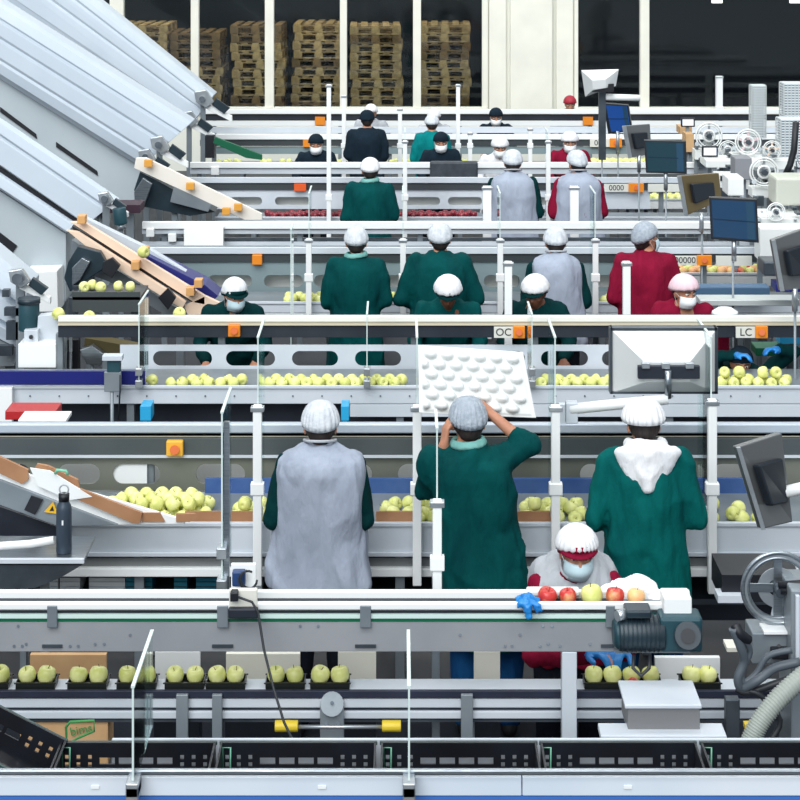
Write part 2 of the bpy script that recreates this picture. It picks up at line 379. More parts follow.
# ---- line 2 bench
Y2 = 12.37
D2, zD2 = line('sorting_bench', 'second sorting bench, light grey, behind the big foam tray and the monitor back', Y2, 386, 404, .6)
fbox(350, 1000, 404.5, 417, Y2+.001, .03).build('skirt', paint, D2, .003)
fbox(-80, 12, 388, 432, Y2-.06, .05).build('white_cover', white, D2, .004)
fbox(-80, 145, 371, 385, Y2-.03, .02).build('blue_side', navyb, D2, .003)
bolts([(px, 396, Y2-.002) for px in rng(30, 760, 26)], .006, D2, dsteel)
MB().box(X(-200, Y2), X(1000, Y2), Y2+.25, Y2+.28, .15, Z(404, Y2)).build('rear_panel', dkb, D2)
YG2 = 13.0
hs = [(X(a, YG2), X(b, YG2), Z(366, YG2), Z(351, YG2)) for a, b in ((153, 212), (226, 275), (292, 338), (355, 401), (488, 525), (541, 588), (602, 650), (664, 704))]
o2 = thing('overhead_conveyor', 'overhead conveyor with pale oval cut-out guard and black beam across the middle', 'conveyor', (0, 13.2, 0))
holed(X(120, YG2), X(716, YG2), Z(374, YG2), Z(345, YG2), YG2, .012, hs).build('cutout_guard', paint, o2)
fbox(58, 1000, 326, 337.5, YG2-.02, .03).build('dark_beam', navy, o2, .003)
fbox(58, 1000, 321.5, 325.5, YG2-.04, .04).build('edge_strip', mat('tan_edge', (206, 196, 172), .5), o2)
fbox(58, 1000, 316.5, 322, YG2-.05, .05).build('top_rail', mat('warm_white', (236, 234, 226), .4), o2, .004)
MB().box(X(58, YG2), X(1000, YG2), YG2-.01, YG2+.09, Z(324, YG2), Z(322, YG2)).build('belt', paint_d, o2)
MB().box(X(58, YG2), X(1000, YG2), YG2+.09, YG2+.11, Z(330, YG2), Z(318, YG2)).build('rear_rail', paint_d, o2)
legs(o2, [X(p, 13.3) for p in (66, 225, 414, 532, 860)], (13.06,), Z(335, YG2), .05)
def sign(px0, px1, py0, py1, Y, txt, root, but=True, w=.34):
    f = fbox(px0, px1, py0, py1, Y, .02).build('control_plate', mat('plate_white', (214, 214, 206), .5), root, .002)
    d = (px1-px0)
    if txt: text(txt, W(px0+d*.31, (py0+py1)/2, Y-.002), (py1-py0)*Y/F*.95, black, f)
    if but:
        b = fbox(px1-d*.38, px1, py0-.5, py1+.5, Y-.03, .03).build('stop_button_box', orange, f, .004)
        MB().tube([W(px1-d*.19, (py0+py1)/2, Y-.05), W(px1-d*.19, (py0+py1)/2, Y-.03)], (py1-py0)*Y/F*.3, 14).build('button', mat('burnt_orange', (206, 96, 30), .4), b)
sign(494, 525, 327, 338, YG2-.06, 'OC', o2); sign(736, 768, 327, 338, YG2-.06, 'LC', o2)
for px in (234,):
    o = fbox(px-6, px+6, 325, 337, YG2-.07, .04).build('stop_button_box', orange, o2, .006)
    MB().tube([W(px, 331, YG2-.09), W(px, 331, YG2-.07)], .026, 14).build('button', mat('burnt_orange', (206, 96, 30), .4), o)

# ---- line 3
Y3 = 15.0
D3, zD3 = line('sorting_bench', 'third sorting bench, bluish grey, under the hands of the second row of workers', Y3, 302, 313, .58, x0=205)
fbox(205, 1000, 313.5, 330, Y3+.002, .03).build('skirt', white, D3)
YG3 = 15.75
hs = [(X(a, YG3), X(b, YG3), Z(287, YG3), Z(275, YG3)) for a, b in ((208, 252), (264, 303), (314, 340), (383, 412), (484, 520), (590, 616))]
o3 = thing('overhead_conveyor', 'overhead conveyor with blue grey cut-out guard behind the second row of workers', 'conveyor', (0, 15.9, 0))
holed(X(150, YG3), X(652, YG3), Z(296, YG3), Z(262, YG3), YG3, .012, hs).build('cutout_guard', tealg, o3)
MB().box(X(150, YG3), X(652, YG3), YG3+.2, YG3+.22, Z(296, YG3+.2), Z(266, YG3+.2)).build('white_backing', mat('guide_white', (224, 226, 222), .5), o3)
fbox(136, 1000, 254.5, 262, YG3-.02, .03).build('dark_beam', mat('beam_charcoal', (56, 62, 66), .5, .1), o3)
fbox(136, 1000, 247.5, 254, YG3-.04, .04).build('top_rail', paint, o3, .004)
MB().box(X(136, YG3), X(1000, YG3), YG3, YG3+.1, Z(252, YG3)-.01, Z(252, YG3)).build('belt', paint_d, o3)
MB().box(X(136, YG3), X(1000, YG3), YG3+.1, YG3+.12, Z(254, YG3), Z(248, YG3)).build('rear_rail', paint_d, o3)
legs(o3, [X(p, 16.0) for p in (150, 330, 520, 700, 860)], (15.82,), Z(260, YG3), .05)
for px in (257,):
    fbox(px-5, px+5, 255, 265, YG3-.07, .05).build('stop_button_box', orange, o3, .006)
sign(673, 712, 256, 265, YG3-.06, '00000', o3); sign(716, 752, 256, 266, YG3-.05, None, o3, False)
# C3 beam
YC3 = 17.2
c3 = thing('beam_conveyor', 'white beam conveyor in front of the third row of workers', 'conveyor', (0, 17.3, 0))
fbox(142, 1000, 222, 229, YC3-.03, .05).build('front_rail', white, c3, .004)
fbox(142, 1000, 229.5, 234, YC3, .04).build('beam', paint, c3, .003)
fbox(160, 700, 238, 241, YC3+.05, .04).build('lower_rail', dsteel, c3)
fbox(142, 1000, 242, 246, YC3, .03).build('low_beam', paint, c3)
MB().box(X(142, YC3), X(1000, YC3), YC3+.02, YC3+.12, Z(229, YC3), Z(227.5, YC3)).build('belt', paint, c3)
legs(c3, [X(p, 17.3) for p in (165, 300, 420, 560, 700, 860)], (17.27,), Z(229, YC3), .05)
# ---- line 4
Y4 = 19.2
D4, zD4 = line('sorting_bench', 'fourth sorting bench carrying dark red apples behind the white beam conveyor', Y4, 217, 224, .5, x0=215)
YG4 = 19.85
o4 = thing('overhead_conveyor', 'overhead conveyor with white openings behind the third row of workers', 'conveyor', (0, 20.0, 0))
hs = [(X(a, YG4), X(b, YG4), Z(205, YG4), Z(197, YG4)) for a, b in ((230, 262), (275, 310), (402, 440), (448, 482), (535, 556))]
holed(X(215, YG4), X(650, YG4), Z(209, YG4), Z(190, YG4), YG4, .012, hs).build('cutout_guard', paint, o4)
MB().box(X(215, YG4), X(650, YG4), YG4+.15, YG4+.17, Z(209, YG4+.15), Z(193, YG4+.15)).build('white_backing', mat('guide_white', (224, 226, 222), .5), o4)
fbox(165, 1000, 183.5, 190, YG4-.02, .03).build('dark_beam', mat('beam_charcoal', (56, 62, 66), .5, .1), o4)
fbox(165, 1000, 177.5, 183, YG4-.04, .04).build('top_rail', paint, o4, .003)
MB().box(X(165, YG4), X(1000, YG4), YG4, YG4+.1, Z(182, YG4)-.01, Z(182, YG4)).build('belt', paint_d, o4)
legs(o4, [X(p, 20.0) for p in (180, 330, 500, 660, 860)], (19.92,), Z(188, YG4), .05)
fbox(294, 306, 184, 191, YG4-.07, .04).build('stop_button_box', mat('red_orange', (222, 88, 30), .45), o4)
sign(604, 644, 184, 192, YG4-.06, '0000', o4); sign(648, 682, 184, 192, YG4-.05, None, o4, False)
YC5 = 21.3
c5 = thing('beam_conveyor', 'white beam conveyor in front of the fourth row of workers', 'conveyor', (0, 21.4, 0))
fbox(190, 1000, 162.5, 168, YC5-.03, .05).build('front_rail', white, c5, .004)
fbox(190, 1000, 168.5, 174, YC5, .04).build('beam', paint, c5, .003)
MB().box(X(190, YC5), X(1000, YC5), YC5+.02, YC5+.12, Z(168, YC5), Z(167, YC5)).build('belt', paint, c5)
legs(c5, [X(p, 21.4) for p in (200, 330, 460, 590, 720, 860)], (21.36,), Z(168, YC5), .05)
# ---- line 6
Y6 = 23.5
D6, zD6 = line('sorting_bench', 'fifth sorting bench with yellow apples, pale grey, behind the fourth row', Y6, 163, 172, .45, x0=210)
YG6 = 24.3
o6 = thing('overhead_conveyor', 'farthest overhead conveyor with paired white rails', 'conveyor', (0, 24.5, 0))
fbox(200, 1000, 140, 146, YG6-.02, .03).build('dark_beam', mat('beam_charcoal', (56, 62, 66), .5, .1), o6)
fbox(200, 1000, 134.5, 139.5, YG6-.04, .04).build('top_rail', white, o6, .003)
fbox(200, 1000, 127, 133, YG6+.02, .03).build('rear_rail', paint, o6, .003)
fbox(215, 1000, 146.5, 154, YG6, .012).build('guard', tealg, o6)
legs(o6, [X(p, 24.5) for p in (215, 390, 560, 720, 860)], (24.36,), Z(144, YG6), .05)
MB().box(X(200, YG6), X(1000, YG6), YG6, YG6+.12, Z(139, YG6)-.01, Z(139, YG6)).build('belt', paint, o6)
fbox(303, 312, 140, 147, YG6-.07, .04).build('stop_button_box', orange, o6)
sign(590, 622, 139, 147, YG6-.06, '000', o6)
YC7 = 27.0
c7 = thing('beam_conveyor', 'last beam conveyor with dark gap below white rail under the window', 'conveyor', (0, 27.1, 0))
fbox(205, 1000, 109.5, 114, YC7-.03, .05).build('front_rail', white, c7, .004)
fbox(205, 1000, 114.5, 120.5, YC7+.01, .04).build('dark_beam', navy, c7)
fbox(205, 1000, 121, 126, YC7, .04).build('beam', white, c7, .003)
MB().box(X(205, YC7), X(1000, YC7), YC7+.02, YC7+.12, Z(114, YC7), Z(113, YC7)).build('belt', paint, c7)
legs(c7, [X(p, 27.1) for p in (215, 340, 460, 590, 720, 860)], (27.06,), Z(118, YC7), .05)
for px in (320, 588): fbox(px-5, px+5, 117, 125, YC7-.06, .04).build('stop_button_box', orange, c7)
# ---------------- people ----------------
class PB:      # closed primitives later fused into one continuous surface
    def __init__(s): s.v = []; s.f = []
    def add(s, vs, fs):
        b = len(s.v); s.v += [Vector(v) for v in vs]; s.f += [tuple(i+b for i in f) for f in fs]
    def cap(s, p1, r1, p2, r2, n=12):
        p1 = Vector(p1); p2 = Vector(p2); d = (p2-p1); L = d.length
        if L < 1e-5: d = Vector((0, 0, 1))
        d.normalize(); u = d.orthogonal().normalized(); q = d.cross(u); rings = []
        for k in range(4): a = -math.pi/2+math.pi/2*k/3.0; rings.append((p1+d*r1*math.sin(a), max(r1*math.cos(a), 1e-4)))
        for k in range(4): a = math.pi/2*k/3.0; rings.append((p2+d*r2*math.sin(a), max(r2*math.cos(a), 1e-4)))
        vs = [c+(u*math.cos(2*math.pi*j/n)+q*math.sin(2*math.pi*j/n))*r for c, r in rings for j in range(n)]
        fs = [(i*n+j, i*n+(j+1) % n, (i+1)*n+(j+1) % n, (i+1)*n+j) for i in range(7) for j in range(n)]
        fs += [tuple(range(n-1, -1, -1)), tuple(7*n+j for j in range(n))]
        s.add(vs, fs)
    def chain(s, pts, rs, n=12):
        for i in range(len(pts)-1): s.cap(pts[i], rs[i], pts[i+1], rs[i+1], n)
    def ell(s, c, r, M=None, n=16):
        M = M or Matrix.Identity(4); vs = []
        for i in range(n//2+1):
            a = -math.pi/2+math.pi*i/(n//2)
            for j in range(n):
                b = 2*math.pi*j/n
                vs.append(M @ Vector((c[0]+r[0]*max(math.cos(a), .002)*math.cos(b), c[1]+r[1]*max(math.cos(a), .002)*math.sin(b), c[2]+r[2]*math.sin(a))))
        k = n//2
        fs = [(i*n+j, i*n+(j+1) % n, (i+1)*n+(j+1) % n, (i+1)*n+j) for i in range(k) for j in range(n)]
        fs += [tuple(range(n-1, -1, -1)), tuple(k*n+j for j in range(n))]
        s.add(vs, fs)
    def loft(s, secs, fn, n=28, e=2.5):      # secs: (z, hw, hd, yc)
        vs = []
        for z, hw, hd, yc in secs:
            for j in range(n):
                a = 2*math.pi*j/n; c, q = math.cos(a), math.sin(a)
                vs.append(fn(Vector((hw*math.copysign(abs(c)**(2/e), c), yc+hd*math.copysign(abs(q)**(2/e), q), z))))
        k = len(secs)
        fs = [(i*n+j, i*n+(j+1) % n, (i+1)*n+(j+1) % n, (i+1)*n+j) for i in range(k-1) for j in range(n)]
        fs += [tuple(range(n-1, -1, -1)), tuple((k-1)*n+j for j in range(n))]
        s.add(vs, fs)
    def build(s, name, mt, parent, voxel, smooth=4, wr=0, wf=(9, 9, 3), seed=0):
        me = bpy.data.meshes.new(name); me.from_pydata([tuple(v) for v in s.v], [], s.f); me.update()
        o = bpy.data.objects.new(name, me); COL.objects.link(o)
        m = o.modifiers.new('r', 'REMESH'); m.mode = 'VOXEL'; m.voxel_size = voxel; m.adaptivity = 0
        if smooth: q = o.modifiers.new('s', 'SMOOTH'); q.iterations = smooth; q.factor = .5
        bpy.context.view_layer.update()
        nm = bpy.data.meshes.new_from_object(o.evaluated_get(bpy.context.evaluated_depsgraph_get()))
        o.modifiers.clear(); o.data = nm; bpy.data.meshes.remove(me); nm.name = name
        if wr:
            ns = [v.normal.copy() for v in nm.vertices]
            for v, nn in zip(nm.vertices, ns):
                p = v.co; q = Vector((p.x*wf[0]+seed, p.y*wf[1], p.z*wf[2]+p.x*2.5))
                d = noise.noise(q)+.5*noise.noise(q*2.3)
                rg = (1-abs(noise.noise(Vector((p.x*wf[0]*.55+p.z*1.8+seed, p.y*wf[1]*.5, p.z*wf[2]*.9-p.x*1.2)))))**4; v.co += nn*wr*(abs(d)*1.3-.35+rg*.9-.35)
        nm.polygons.foreach_set('use_smooth', [True]*len(nm.polygons))
        nm.materials.clear(); nm.materials.append(mt)
        if parent is not None: o.parent = parent
        return o

def cloth(n, c, c2=None, bump=.75):
    return mat('cloth_'+n, c, .85, 0, c2 or tuple(int(v*.88) for v in c), 5, bump, 7, stretch=(1, 1, .4), spec=.1)
GREEN = cloth('bottle_green', (0, 72, 72), (0, 58, 60)); TEALG = cloth('sea_green', (0, 92, 88), (0, 78, 78)); GREEND = cloth('deep_green', (2, 48, 50)); TEAL = cloth('bright_teal', (4, 122, 122), (4, 106, 110))
GREY = cloth('vest_grey', (164, 172, 188), (150, 158, 174)); DARK = cloth('dark_jacket', (26, 40, 52)); MAROON = cloth('maroon', (134, 20, 52), (116, 16, 44))
WHITEC = cloth('white_cotton', (230, 230, 232), (216, 218, 222)); PALET = cloth('pale_teal_collar', (120, 176, 170)); LGREY = cloth('light_grey', (182, 186, 192))
JEANS = cloth('blue_jeans', (22, 74, 122), (16, 58, 104)); TROU = cloth('dark_trousers', (22, 26, 36))
SKIN = mat('skin', (190, 134, 106), .55, 0, (178, 122, 96), 8, .05, 60); SKIND = mat('skin_brown', (122, 78, 58), .55, 0, (112, 70, 50), 8)
HAIR = mat('hair_dark', (38, 24, 22), .6, 0, (24, 16, 16), 30, .4, 80, stretch=(1, 1, .2))
NET = mat('hairnet_white', (208, 212, 217), .7, 0, (186, 192, 200), 30, .3, 70); NETP = mat('cap_white', (232, 232, 234), .65, 0, (222, 223, 227), 20, .2, 50)
NETG = mat('hairnet_grey', (168, 176, 186), .7, 0, (146, 156, 168), 40, .4, 80)
PINK = mat('cap_pink_white', (232, 200, 208), .65); MASKM = mat('face_mask_blue', (190, 214, 222), .6); MASKW = mat('face_mask_white', (236, 240, 242), .6)
BLUEG = mat('nitrile_blue', (40, 140, 214), .4, 0, (26, 116, 196), 20); SHOE = mat('shoe_black', (20, 20, 24), .5); EYE = mat('eye_white', (220, 216, 210), .2); IRIS = mat('iris_dark', (30, 20, 16), .2)

def hand(pb, w, d, nrm, side, curl=25, sc=1.0, infl=0.0):
    w = Vector(w); d = Vector(d).normalized(); nrm = Vector(nrm); nrm = (nrm-d*nrm.dot(d)).normalized(); s = d.cross(nrm).normalized()*side
    lens = (.070, .078, .073, .058)
    for i in range(4):
        o = (1.5-i)*.0205*sc
        k = w+d*(.088-.004*abs(i-1))*sc+s*o
        pb.cap(w+d*.01*sc+s*o*.55, .016*sc+infl, k, .0118*sc+infl, 8)
        p = k; dd = d.copy(); r = .0098*sc+infl
        for q, fr in enumerate((.45, .32, .25)):
            a = R(curl*(1+.15*i)); dd = (dd*math.cos(a)+nrm*math.sin(a)).normalized()
            nrm2 = nrm
            p2 = p+dd*lens[i]*fr*sc; pb.cap(p, r, p2, r*.93, 8); p = p2; r *= .93
    t0 = w+d*.02*sc+s*.022*sc; td = (d*.55+s*.75+nrm*.25).normalized(); t1 = t0+td*.045*sc
    td2 = (d*.85+s*.35+nrm*.35).normalized(); t2 = t1+td2*.033*sc; t3 = t2+td2*.024*sc
    pb.chain([t0, t1, t2, t3], [.016*sc+infl, .0125*sc+infl, .011*sc+infl, .009*sc+infl], 8)

def person(label, px, Y, top_py, away=True, style='coat', col=GREEN, col2=GREEN, lean=0, pitch=18, yaw=0, hpx=None, cap=NET, capkind='net',
           arms=None, H=None, vox=.02, trou=TROU, skin=SKIN, mask=None, group=None, girth=1.0, hair=True, hem=None, collar=None, hood=None,
           gloves=None, band=None, latl=0.0, slv=1.0, vhem=.765, facew=1.0, seed=0, caps=1.0, handcurl=25, handdir=None, rotz=0, elbow_x=.235):
    rot = (0 if away else math.pi)+R(rotz)
    near = vox < .016
    th = R(lean)
    # find scale so that the top of the cap reaches the picture height
    def mk(s):
        def bend(p):
            a = th*min(max((p.z-.82)/.2, 0), 1)
            q = p-Vector((0, 0, .9)); c, sn = math.cos(-a), math.sin(-a)
            return Vector((q.x+latl*min(max((p.z-.7)/.8, 0), 1.1), q.y*c-q.z*sn, q.y*sn+q.z*c+.9))*s
        return bend
    neck_u = Vector((0, .015, 1.425))
    def headM(s):
        b = mk(s); n = b(neck_u)
        return Matrix.Translation(n) @ Matrix.Rotation(R(yaw), 4, 'Z') @ Matrix.Rotation(-(th*.45+R(pitch)), 4, 'X') @ Matrix.Scale(s, 4)
    ztop = Z(top_py, Y)
    if H is None:
        s = 1.0
        for _ in range(6):
            tz = max((headM(s) @ Vector((0, .02-.11*math.cos(a), .14+.125*math.sin(a)))).z for a in [k*.2 for k in range(17)])
            s *= ztop/tz if lean == 0 else 1
            if lean: break
    else: s = H
    # for leaning figures, shift the feet so the head lands at depth Y and use the height difference as knee bend (crouch)
    bend = mk(s); HM = headM(s)
    hc = HM @ Vector((0, .02, .14))
    tz = max((HM @ Vector((0, .02-.11*math.cos(a), .14+.125*math.sin(a)))).z for a in [k*.2 for k in range(17)])
    drop = tz-ztop if lean else 0     # lower the upper body by bending the knees
    drop = max(min(drop, .38), -.05)
    fy = hc.y
    off = Vector((0, 0, -drop))
    def U(p):
        p = Vector(p); q = bend(p)
        k = min(max((p.z-.1)/.75, 0), 1)
        return q+off*k
    HM = Matrix.Translation(off) @ HM
    D = 1 if away else -1
    loc = Vector((X(hpx if hpx is not None else px, Y), Y-D*(fy if lean else 0), 0))
    if hpx is None: loc.x = X(px, Y)
    b = PB()
    # torso
    b.loft([(.80, .15, .10, 0), (.9, .165, .11, 0), (1.05, .14, .10, 0), (1.25, .165, .11, 0), (1.38, .15, .09, -.005), (1.44, .08, .065, 0), (1.47, .055, .055, 0)], lambda p: U(p))
    kb = drop*.25 if drop > 0 else 0
    for sd in (-1, 1):
        hip = U((sd*.09, 0, .86)); knee = Vector((sd*.11*s, (.0+kb)*s, .48*s-drop*.3)); ank = Vector((sd*.11*s, -.01, .08*s))
        b.chain([hip, knee, ank], [.085*s, .058*s, .038*s]); b.cap(ank, .036*s, ank+Vector((0, .13*s, -.045*s)), .03*s)
        b.cap(U((sd*.09, 0, 1.35)), .05*s, U((sd*.16, 0, 1.355)), .038*s)
    A = []
    for sd in (-1, 1):
        sh = U((sd*.175, 0, 1.375))
        if arms and arms[0 if sd < 0 else 1]:
            el, wr = [Vector(p)*s+off for p in arms[0 if sd < 0 else 1]]
        elif lean:
            el = sh+Vector((sd*.08, .02, -.23))*s; wr = el+Vector((-sd*.07, .20, -.10))*s
        else:
            el = Vector((sd*elbow_x, -.02, 1.10))*s; wr = Vector((sd*.15, .22, 1.02))*s
        A.append((sd, sh, el, wr))
        b.chain([sh-Vector((0, 0, .02*s)), el, wr], [.038*s, .037*s, .027*s])
        dd = (wr-el).normalized() if not handdir else Vector(handdir[0 if sd < 0 else 1])
        hand(b, wr, dd, Vector((0, .3, -1)) if not handdir else Vector((-sd*.8, .3, .2)), -sd, handcurl, s)
    # neck + head
    b.cap(U(neck_u)-Vector((0, 0, .03)), .056*s, HM @ Vector((0, .005, .07)), .052*s)
    b.ell((0, -.005, .155), (.075*facew, .092, .098), HM); b.ell((0, .028, .095), (.058*facew, .068, .082), HM)
    b.ell((0, .062, .045), (.03, .028, .022), HM)                     # chin
    b.cap(HM @ Vector((0, .088, .145)), .009*s, HM @ Vector((0, .108, .105)), .014*s, 8)   # nose
    for sd in (-1, 1):
        b.ell((sd*.079*facew, -.005, .115), (.009, .018, .032), HM)   # ear
        b.cap(HM @ Vector((sd*.012, .094, .158)), .009*s, HM @ Vector((sd*.05, .078, .158)), .009*s, 8)   # brow
        b.ell((sd*.04, .068, .105), (.02, .018, .02), HM)             # cheek
    b.cap(HM @ Vector((-.018, .094, .072)), .007*s, HM @ Vector((.018, .094, .072)), .007*s, 8)
    root = b.build('person', skin, None, vox*.8 if near else vox*.8, 3)
    root.location = loc; root.rotation_euler = (0, 0, rot); LOCAL.add(root.name)
    tag(root, label, 'person', group)
    # trousers
    t = PB()
    t.loft([(.78, .165, .12, 0), (.92, .18, .125, 0), (1.03, .16, .115, 0)], lambda p: U(p))
    for sd in (-1, 1):
        hip = U((sd*.09, 0, .86)); knee = Vector((sd*.11*s, kb*s, .48*s-drop*.3)); ank = Vector((sd*.11*s, -.01, .10*s))
        t.chain([hip, knee, ank], [.105*s, .082*s, .068*s])
    t.build('trousers', trou, root, vox*1.2, 3, .006)
    for sd in (-1, 1):
        q = PB(); q.cap((sd*.11*s, -.03, .045*s), .045*s, (sd*.115*s, .15*s, .038*s), .036*s); q.cap((sd*.11*s, -.02, .09*s), .045*s, (sd*.11*s, -.03, .045*s), .045*s)
        q.build('shoe', SHOE, root, vox, 2)
    # coat
    hz = hem if hem is not None else {'coat': .47, 'jacket': .80, 'vest': .78}[style]
    c = PB(); g = girth
    secs = [(z, hw*g, hd*g, yc) for z, hw, hd, yc in [(.45, .235, .165, 0), (.6, .232, .16, 0), (.75, .225, .155, 0), (.9, .21, .148, 0), (1.05, .195, .138, 0), (1.2, .198, .138, 0), (1.3, .20, .132, -.005), (1.36, .188, .118, -.01), (1.41, .14, .09, -.01), (1.445, .085, .072, -.005), (1.47, .07, .066, 0)] if z > hz+.03]
    f = (hz-.45)/1.0; secs = [(hz, secs[0][1], secs[0][2], 0)]+secs
    c.loft(secs, U)
    for sd, sh, el, wr in A:
        c.chain([U((sd*.09, 0, 1.36 if style != 'vest' else 1.32)), sh-Vector((sd*.0, 0, .015 if style == 'vest' else 0)), el, (wr-(wr-el).normalized()*.03*s)*slv+el*(1-slv)], [.075*s, (.062 if style == 'vest' else .072)*s*g, .06*s*g, .046*s])
    c.build('coat' if style == 'coat' else 'jacket', col, root, vox, 4, .020 if near else .016, (8, 8, 3.2), seed)
    if style == 'vest':
        v = PB()
        v.loft([q for q in [(vhem, .262*g, .178*g, 0), (.79, .264*g, .18*g, 0), (.9, .246*g, .172*g, 0), (1.0, .238*g, .165*g, 0), (1.12, .226*g, .16*g, 0), (1.2, .222*g, .16*g, 0), (1.28, .22*g, .158*g, -.005), (1.35, .218*g, .155*g, -.012), (1.40, .205*g, .14*g, -.012), (1.435, .165, .115, -.01), (1.465, .10, .085, -.005), (1.485, .074, .074, 0)] if q[0] >= vhem], U)
        vo = v.build('vest', col2, root, vox, 3, .020 if near else .016, (7, 7, 2.6), seed+3)
        m = MB(); ring = []
        for k in range(21):
            a = 2*math.pi*k/20; ring.append(U((.08*math.cos(a), .078*math.sin(a), 1.492-.015*math.sin(a))))
        m.tube(ring, .008, 6, caps=False); m.build('collar_piping', LGREY, root, fix=False)
    if collar:
        q = PB(); pts = [(.075*math.cos(R(a)), .07*math.sin(R(a)), 1.475+.006*math.cos(R(a))) for a in range(-240, 61, 20)]
        q.chain([U(p) for p in pts], [.013*s]*len(pts)); q.chain([U((p[0]*1.12, p[1]*1.12, p[2]-.018)) for p in pts], [.015*s]*len(pts))
        q.build('collar', collar, root, .01, 3, .004)
    if hood:
        q = PB()
        q.chain([U((-.085, .0, 1.47)), U((-.07, -.07, 1.47)), U((0, -.095, 1.475)), U((.07, -.07, 1.47)), U((.085, .0, 1.47))], [.03*s, .038*s, .042*s, .038*s, .03*s])
        for k in range(7):
            t = k/6; zz = 1.46-.17*t; hw = .125*(1-t)**.6+.02
            q.chain([U((-hw, -.085-.02*t, zz-.01)), U((0, -.118-.012*t, zz)), U((hw, -.085-.02*t, zz-.01))], [.026*s, .036*s, .026*s])
        q.build('hood', hood, root, .011, 5, .007, (14, 14, 9), 5)
    # hair
    if hair:
        q = PB(); q.ell((0, -.025, .135), (.083, .082, .085), HM); q.ell((0, -.045, .085), (.06, .05, .05), HM)
        q.build('hair', HAIR, root, vox*.8, 2, .003)
    # cap
    if cap is not None:
        m = MB(); n = 144 if near else 60; k = 12; vs = []
        back = -.055 if capkind == 'net' else -.04
        for i in range(k+1):
            for j in range(n):
                a = 2*math.pi*j/n; fr = i/k
                zz = math.cos(fr*math.pi*.5)**.9; rr = math.sin(fr*math.pi*.5)**.86
                lo = .5+.5*math.sin(a)       # 1 = front
                drop_ = (.022*lo+(back)*(1-lo))*(fr**2)
                bul = {'net': 1.0, 'bouffant': 1.13, 'flat': 1.0}[capkind]
                pl = 1+(.028 if near else .03)*math.sin(a*(23 if near else 15)+2*math.sin(a*3))*fr
                if capkind != 'flat' and fr > .92: pl *= .93
                x = .099*bul*caps*rr*pl*math.cos(a); y = -.008+.108*bul*caps*rr*pl*math.sin(a); z = .152+drop_+.108*caps*(1.05 if capkind == 'bouffant' else 1)*zz
                vs.append(HM @ Vector((x, y, z)))
        fs = [(i*n+j, i*n+(j+1) % n, (i+1)*n+(j+1) % n, (i+1)*n+j) for i in range(k) for j in range(n)]
        m.add(vs, fs, 0, True)
        o = m.build('hairnet' if capkind == 'net' else 'cap', cap, root)
        sm = o.modifiers.new('thick', 'SOLIDIFY'); sm.thickness = .004
    if band:
        m = MB(); n = 32; vs = []
        for (sc_, zz) in ((1.03, .168), (1.07, .182), (1.04, .205)):
            for j in range(n):
                a = 2*math.pi*j/n; lo = .5+.5*math.sin(a)
                vs.append(HM @ Vector((.09*sc_*math.cos(a), -.006+.106*sc_*math.sin(a), zz-.09*(1-lo))))
        m.add(vs, [(i*n+j, i*n+(j+1) % n, (i+1)*n+(j+1) % n, (i+1)*n+j) for i in range(2) for j in range(n)], 0, True)
        vs = []                                   # short soft visor
        for i in range(3):
            for j in range(13):
                a = R(25+130*j/12); e = 1.0+.07*i
                vs.append(HM @ Vector((.092*e*math.cos(a), -.006+.108*e*math.sin(a)*(1+.06*i), .172-.008*i)))
        m.add(vs, [(i*13+j, i*13+j+1, (i+1)*13+j+1, (i+1)*13+j) for i in range(2) for j in range(12)], 0, True)
        o = m.build('cap_band', band, root); o.modifiers.new('thick', 'SOLIDIFY').thickness = .004
    if mask:
        m = MB(); vs = []; nu, nv = 15, 8
        for i in range(nv):
            f_ = i/(nv-1); z = .118-.095*f_
            for j in range(nu):
                a = R(-62+124*j/(nu-1)); bul = .016*math.sin(math.pi*min(f_*1.1, 1))*math.cos(a)
                rad = .098+bul-.02*max(f_-.6, 0)
                vs.append(HM @ Vector((.80*rad*math.sin(a)*facew, -.002+1.12*rad*math.cos(a), z+.003*math.sin(f_*18))))
        m.add(vs, [(i*nu+j, i*nu+j+1, (i+1)*nu+j+1, (i+1)*nu+j) for i in range(nv-1) for j in range(nu-1)], 0, True)
        o = m.build('face_mask', mask, root); o.modifiers.new('thick', 'SOLIDIFY').thickness = .003
        for sd in (-1, 1):
            MB().tube([HM @ Vector((sd*.07, .05, .108)), HM @ Vector((sd*.08, .01, .13)), HM @ Vector((sd*.083, -.015, .115)), HM @ Vector((sd*.075, .03, .045))], .0018, 5).build('mask_strap', MASKW, root, fix=False)
    if not away or abs(rotz) > 30:
        for sd in (-1, 1):
            q = PB(); q.ell((sd*.031, .081, .138), (.015, .013, .009), HM, 12); 
            m = MB(); m.add(q.v, q.f, 0, True); e = m.build('eye', EYE, root)
            q = PB(); q.ell((sd*.031, .0915, .137), (.006, .004, .006), HM, 10); m = MB(); m.add(q.v, q.f, 0, True); m.build('iris', IRIS, e)
            q = PB(); q.chain([HM @ Vector((sd*.014, .1, .158)), HM @ Vector((sd*.032, .099, .163)), HM @ Vector((sd*.052, .085, .158))], [.004*s, .0045*s, .003*s], 8)
            m = MB(); m.add(q.v, q.f, 0, True); m.build('eyebrow', HAIR, root)
    if gloves:
        for sd, sh, el, wr in A:
            q = PB(); dd = (wr-el).normalized() if not handdir else Vector(handdir[0 if sd < 0 else 1])
            hand(q, wr, dd, Vector((0, .3, -1)) if not handdir else Vector((-sd*.8, .3, .2)), -sd, handcurl, s, .003)
            q.cap(wr-dd*.05*s, .034*s, wr+dd*.01*s, .03*s)
            q.build('glove', gloves, root, .0055 if near else .012, 2)
    return root

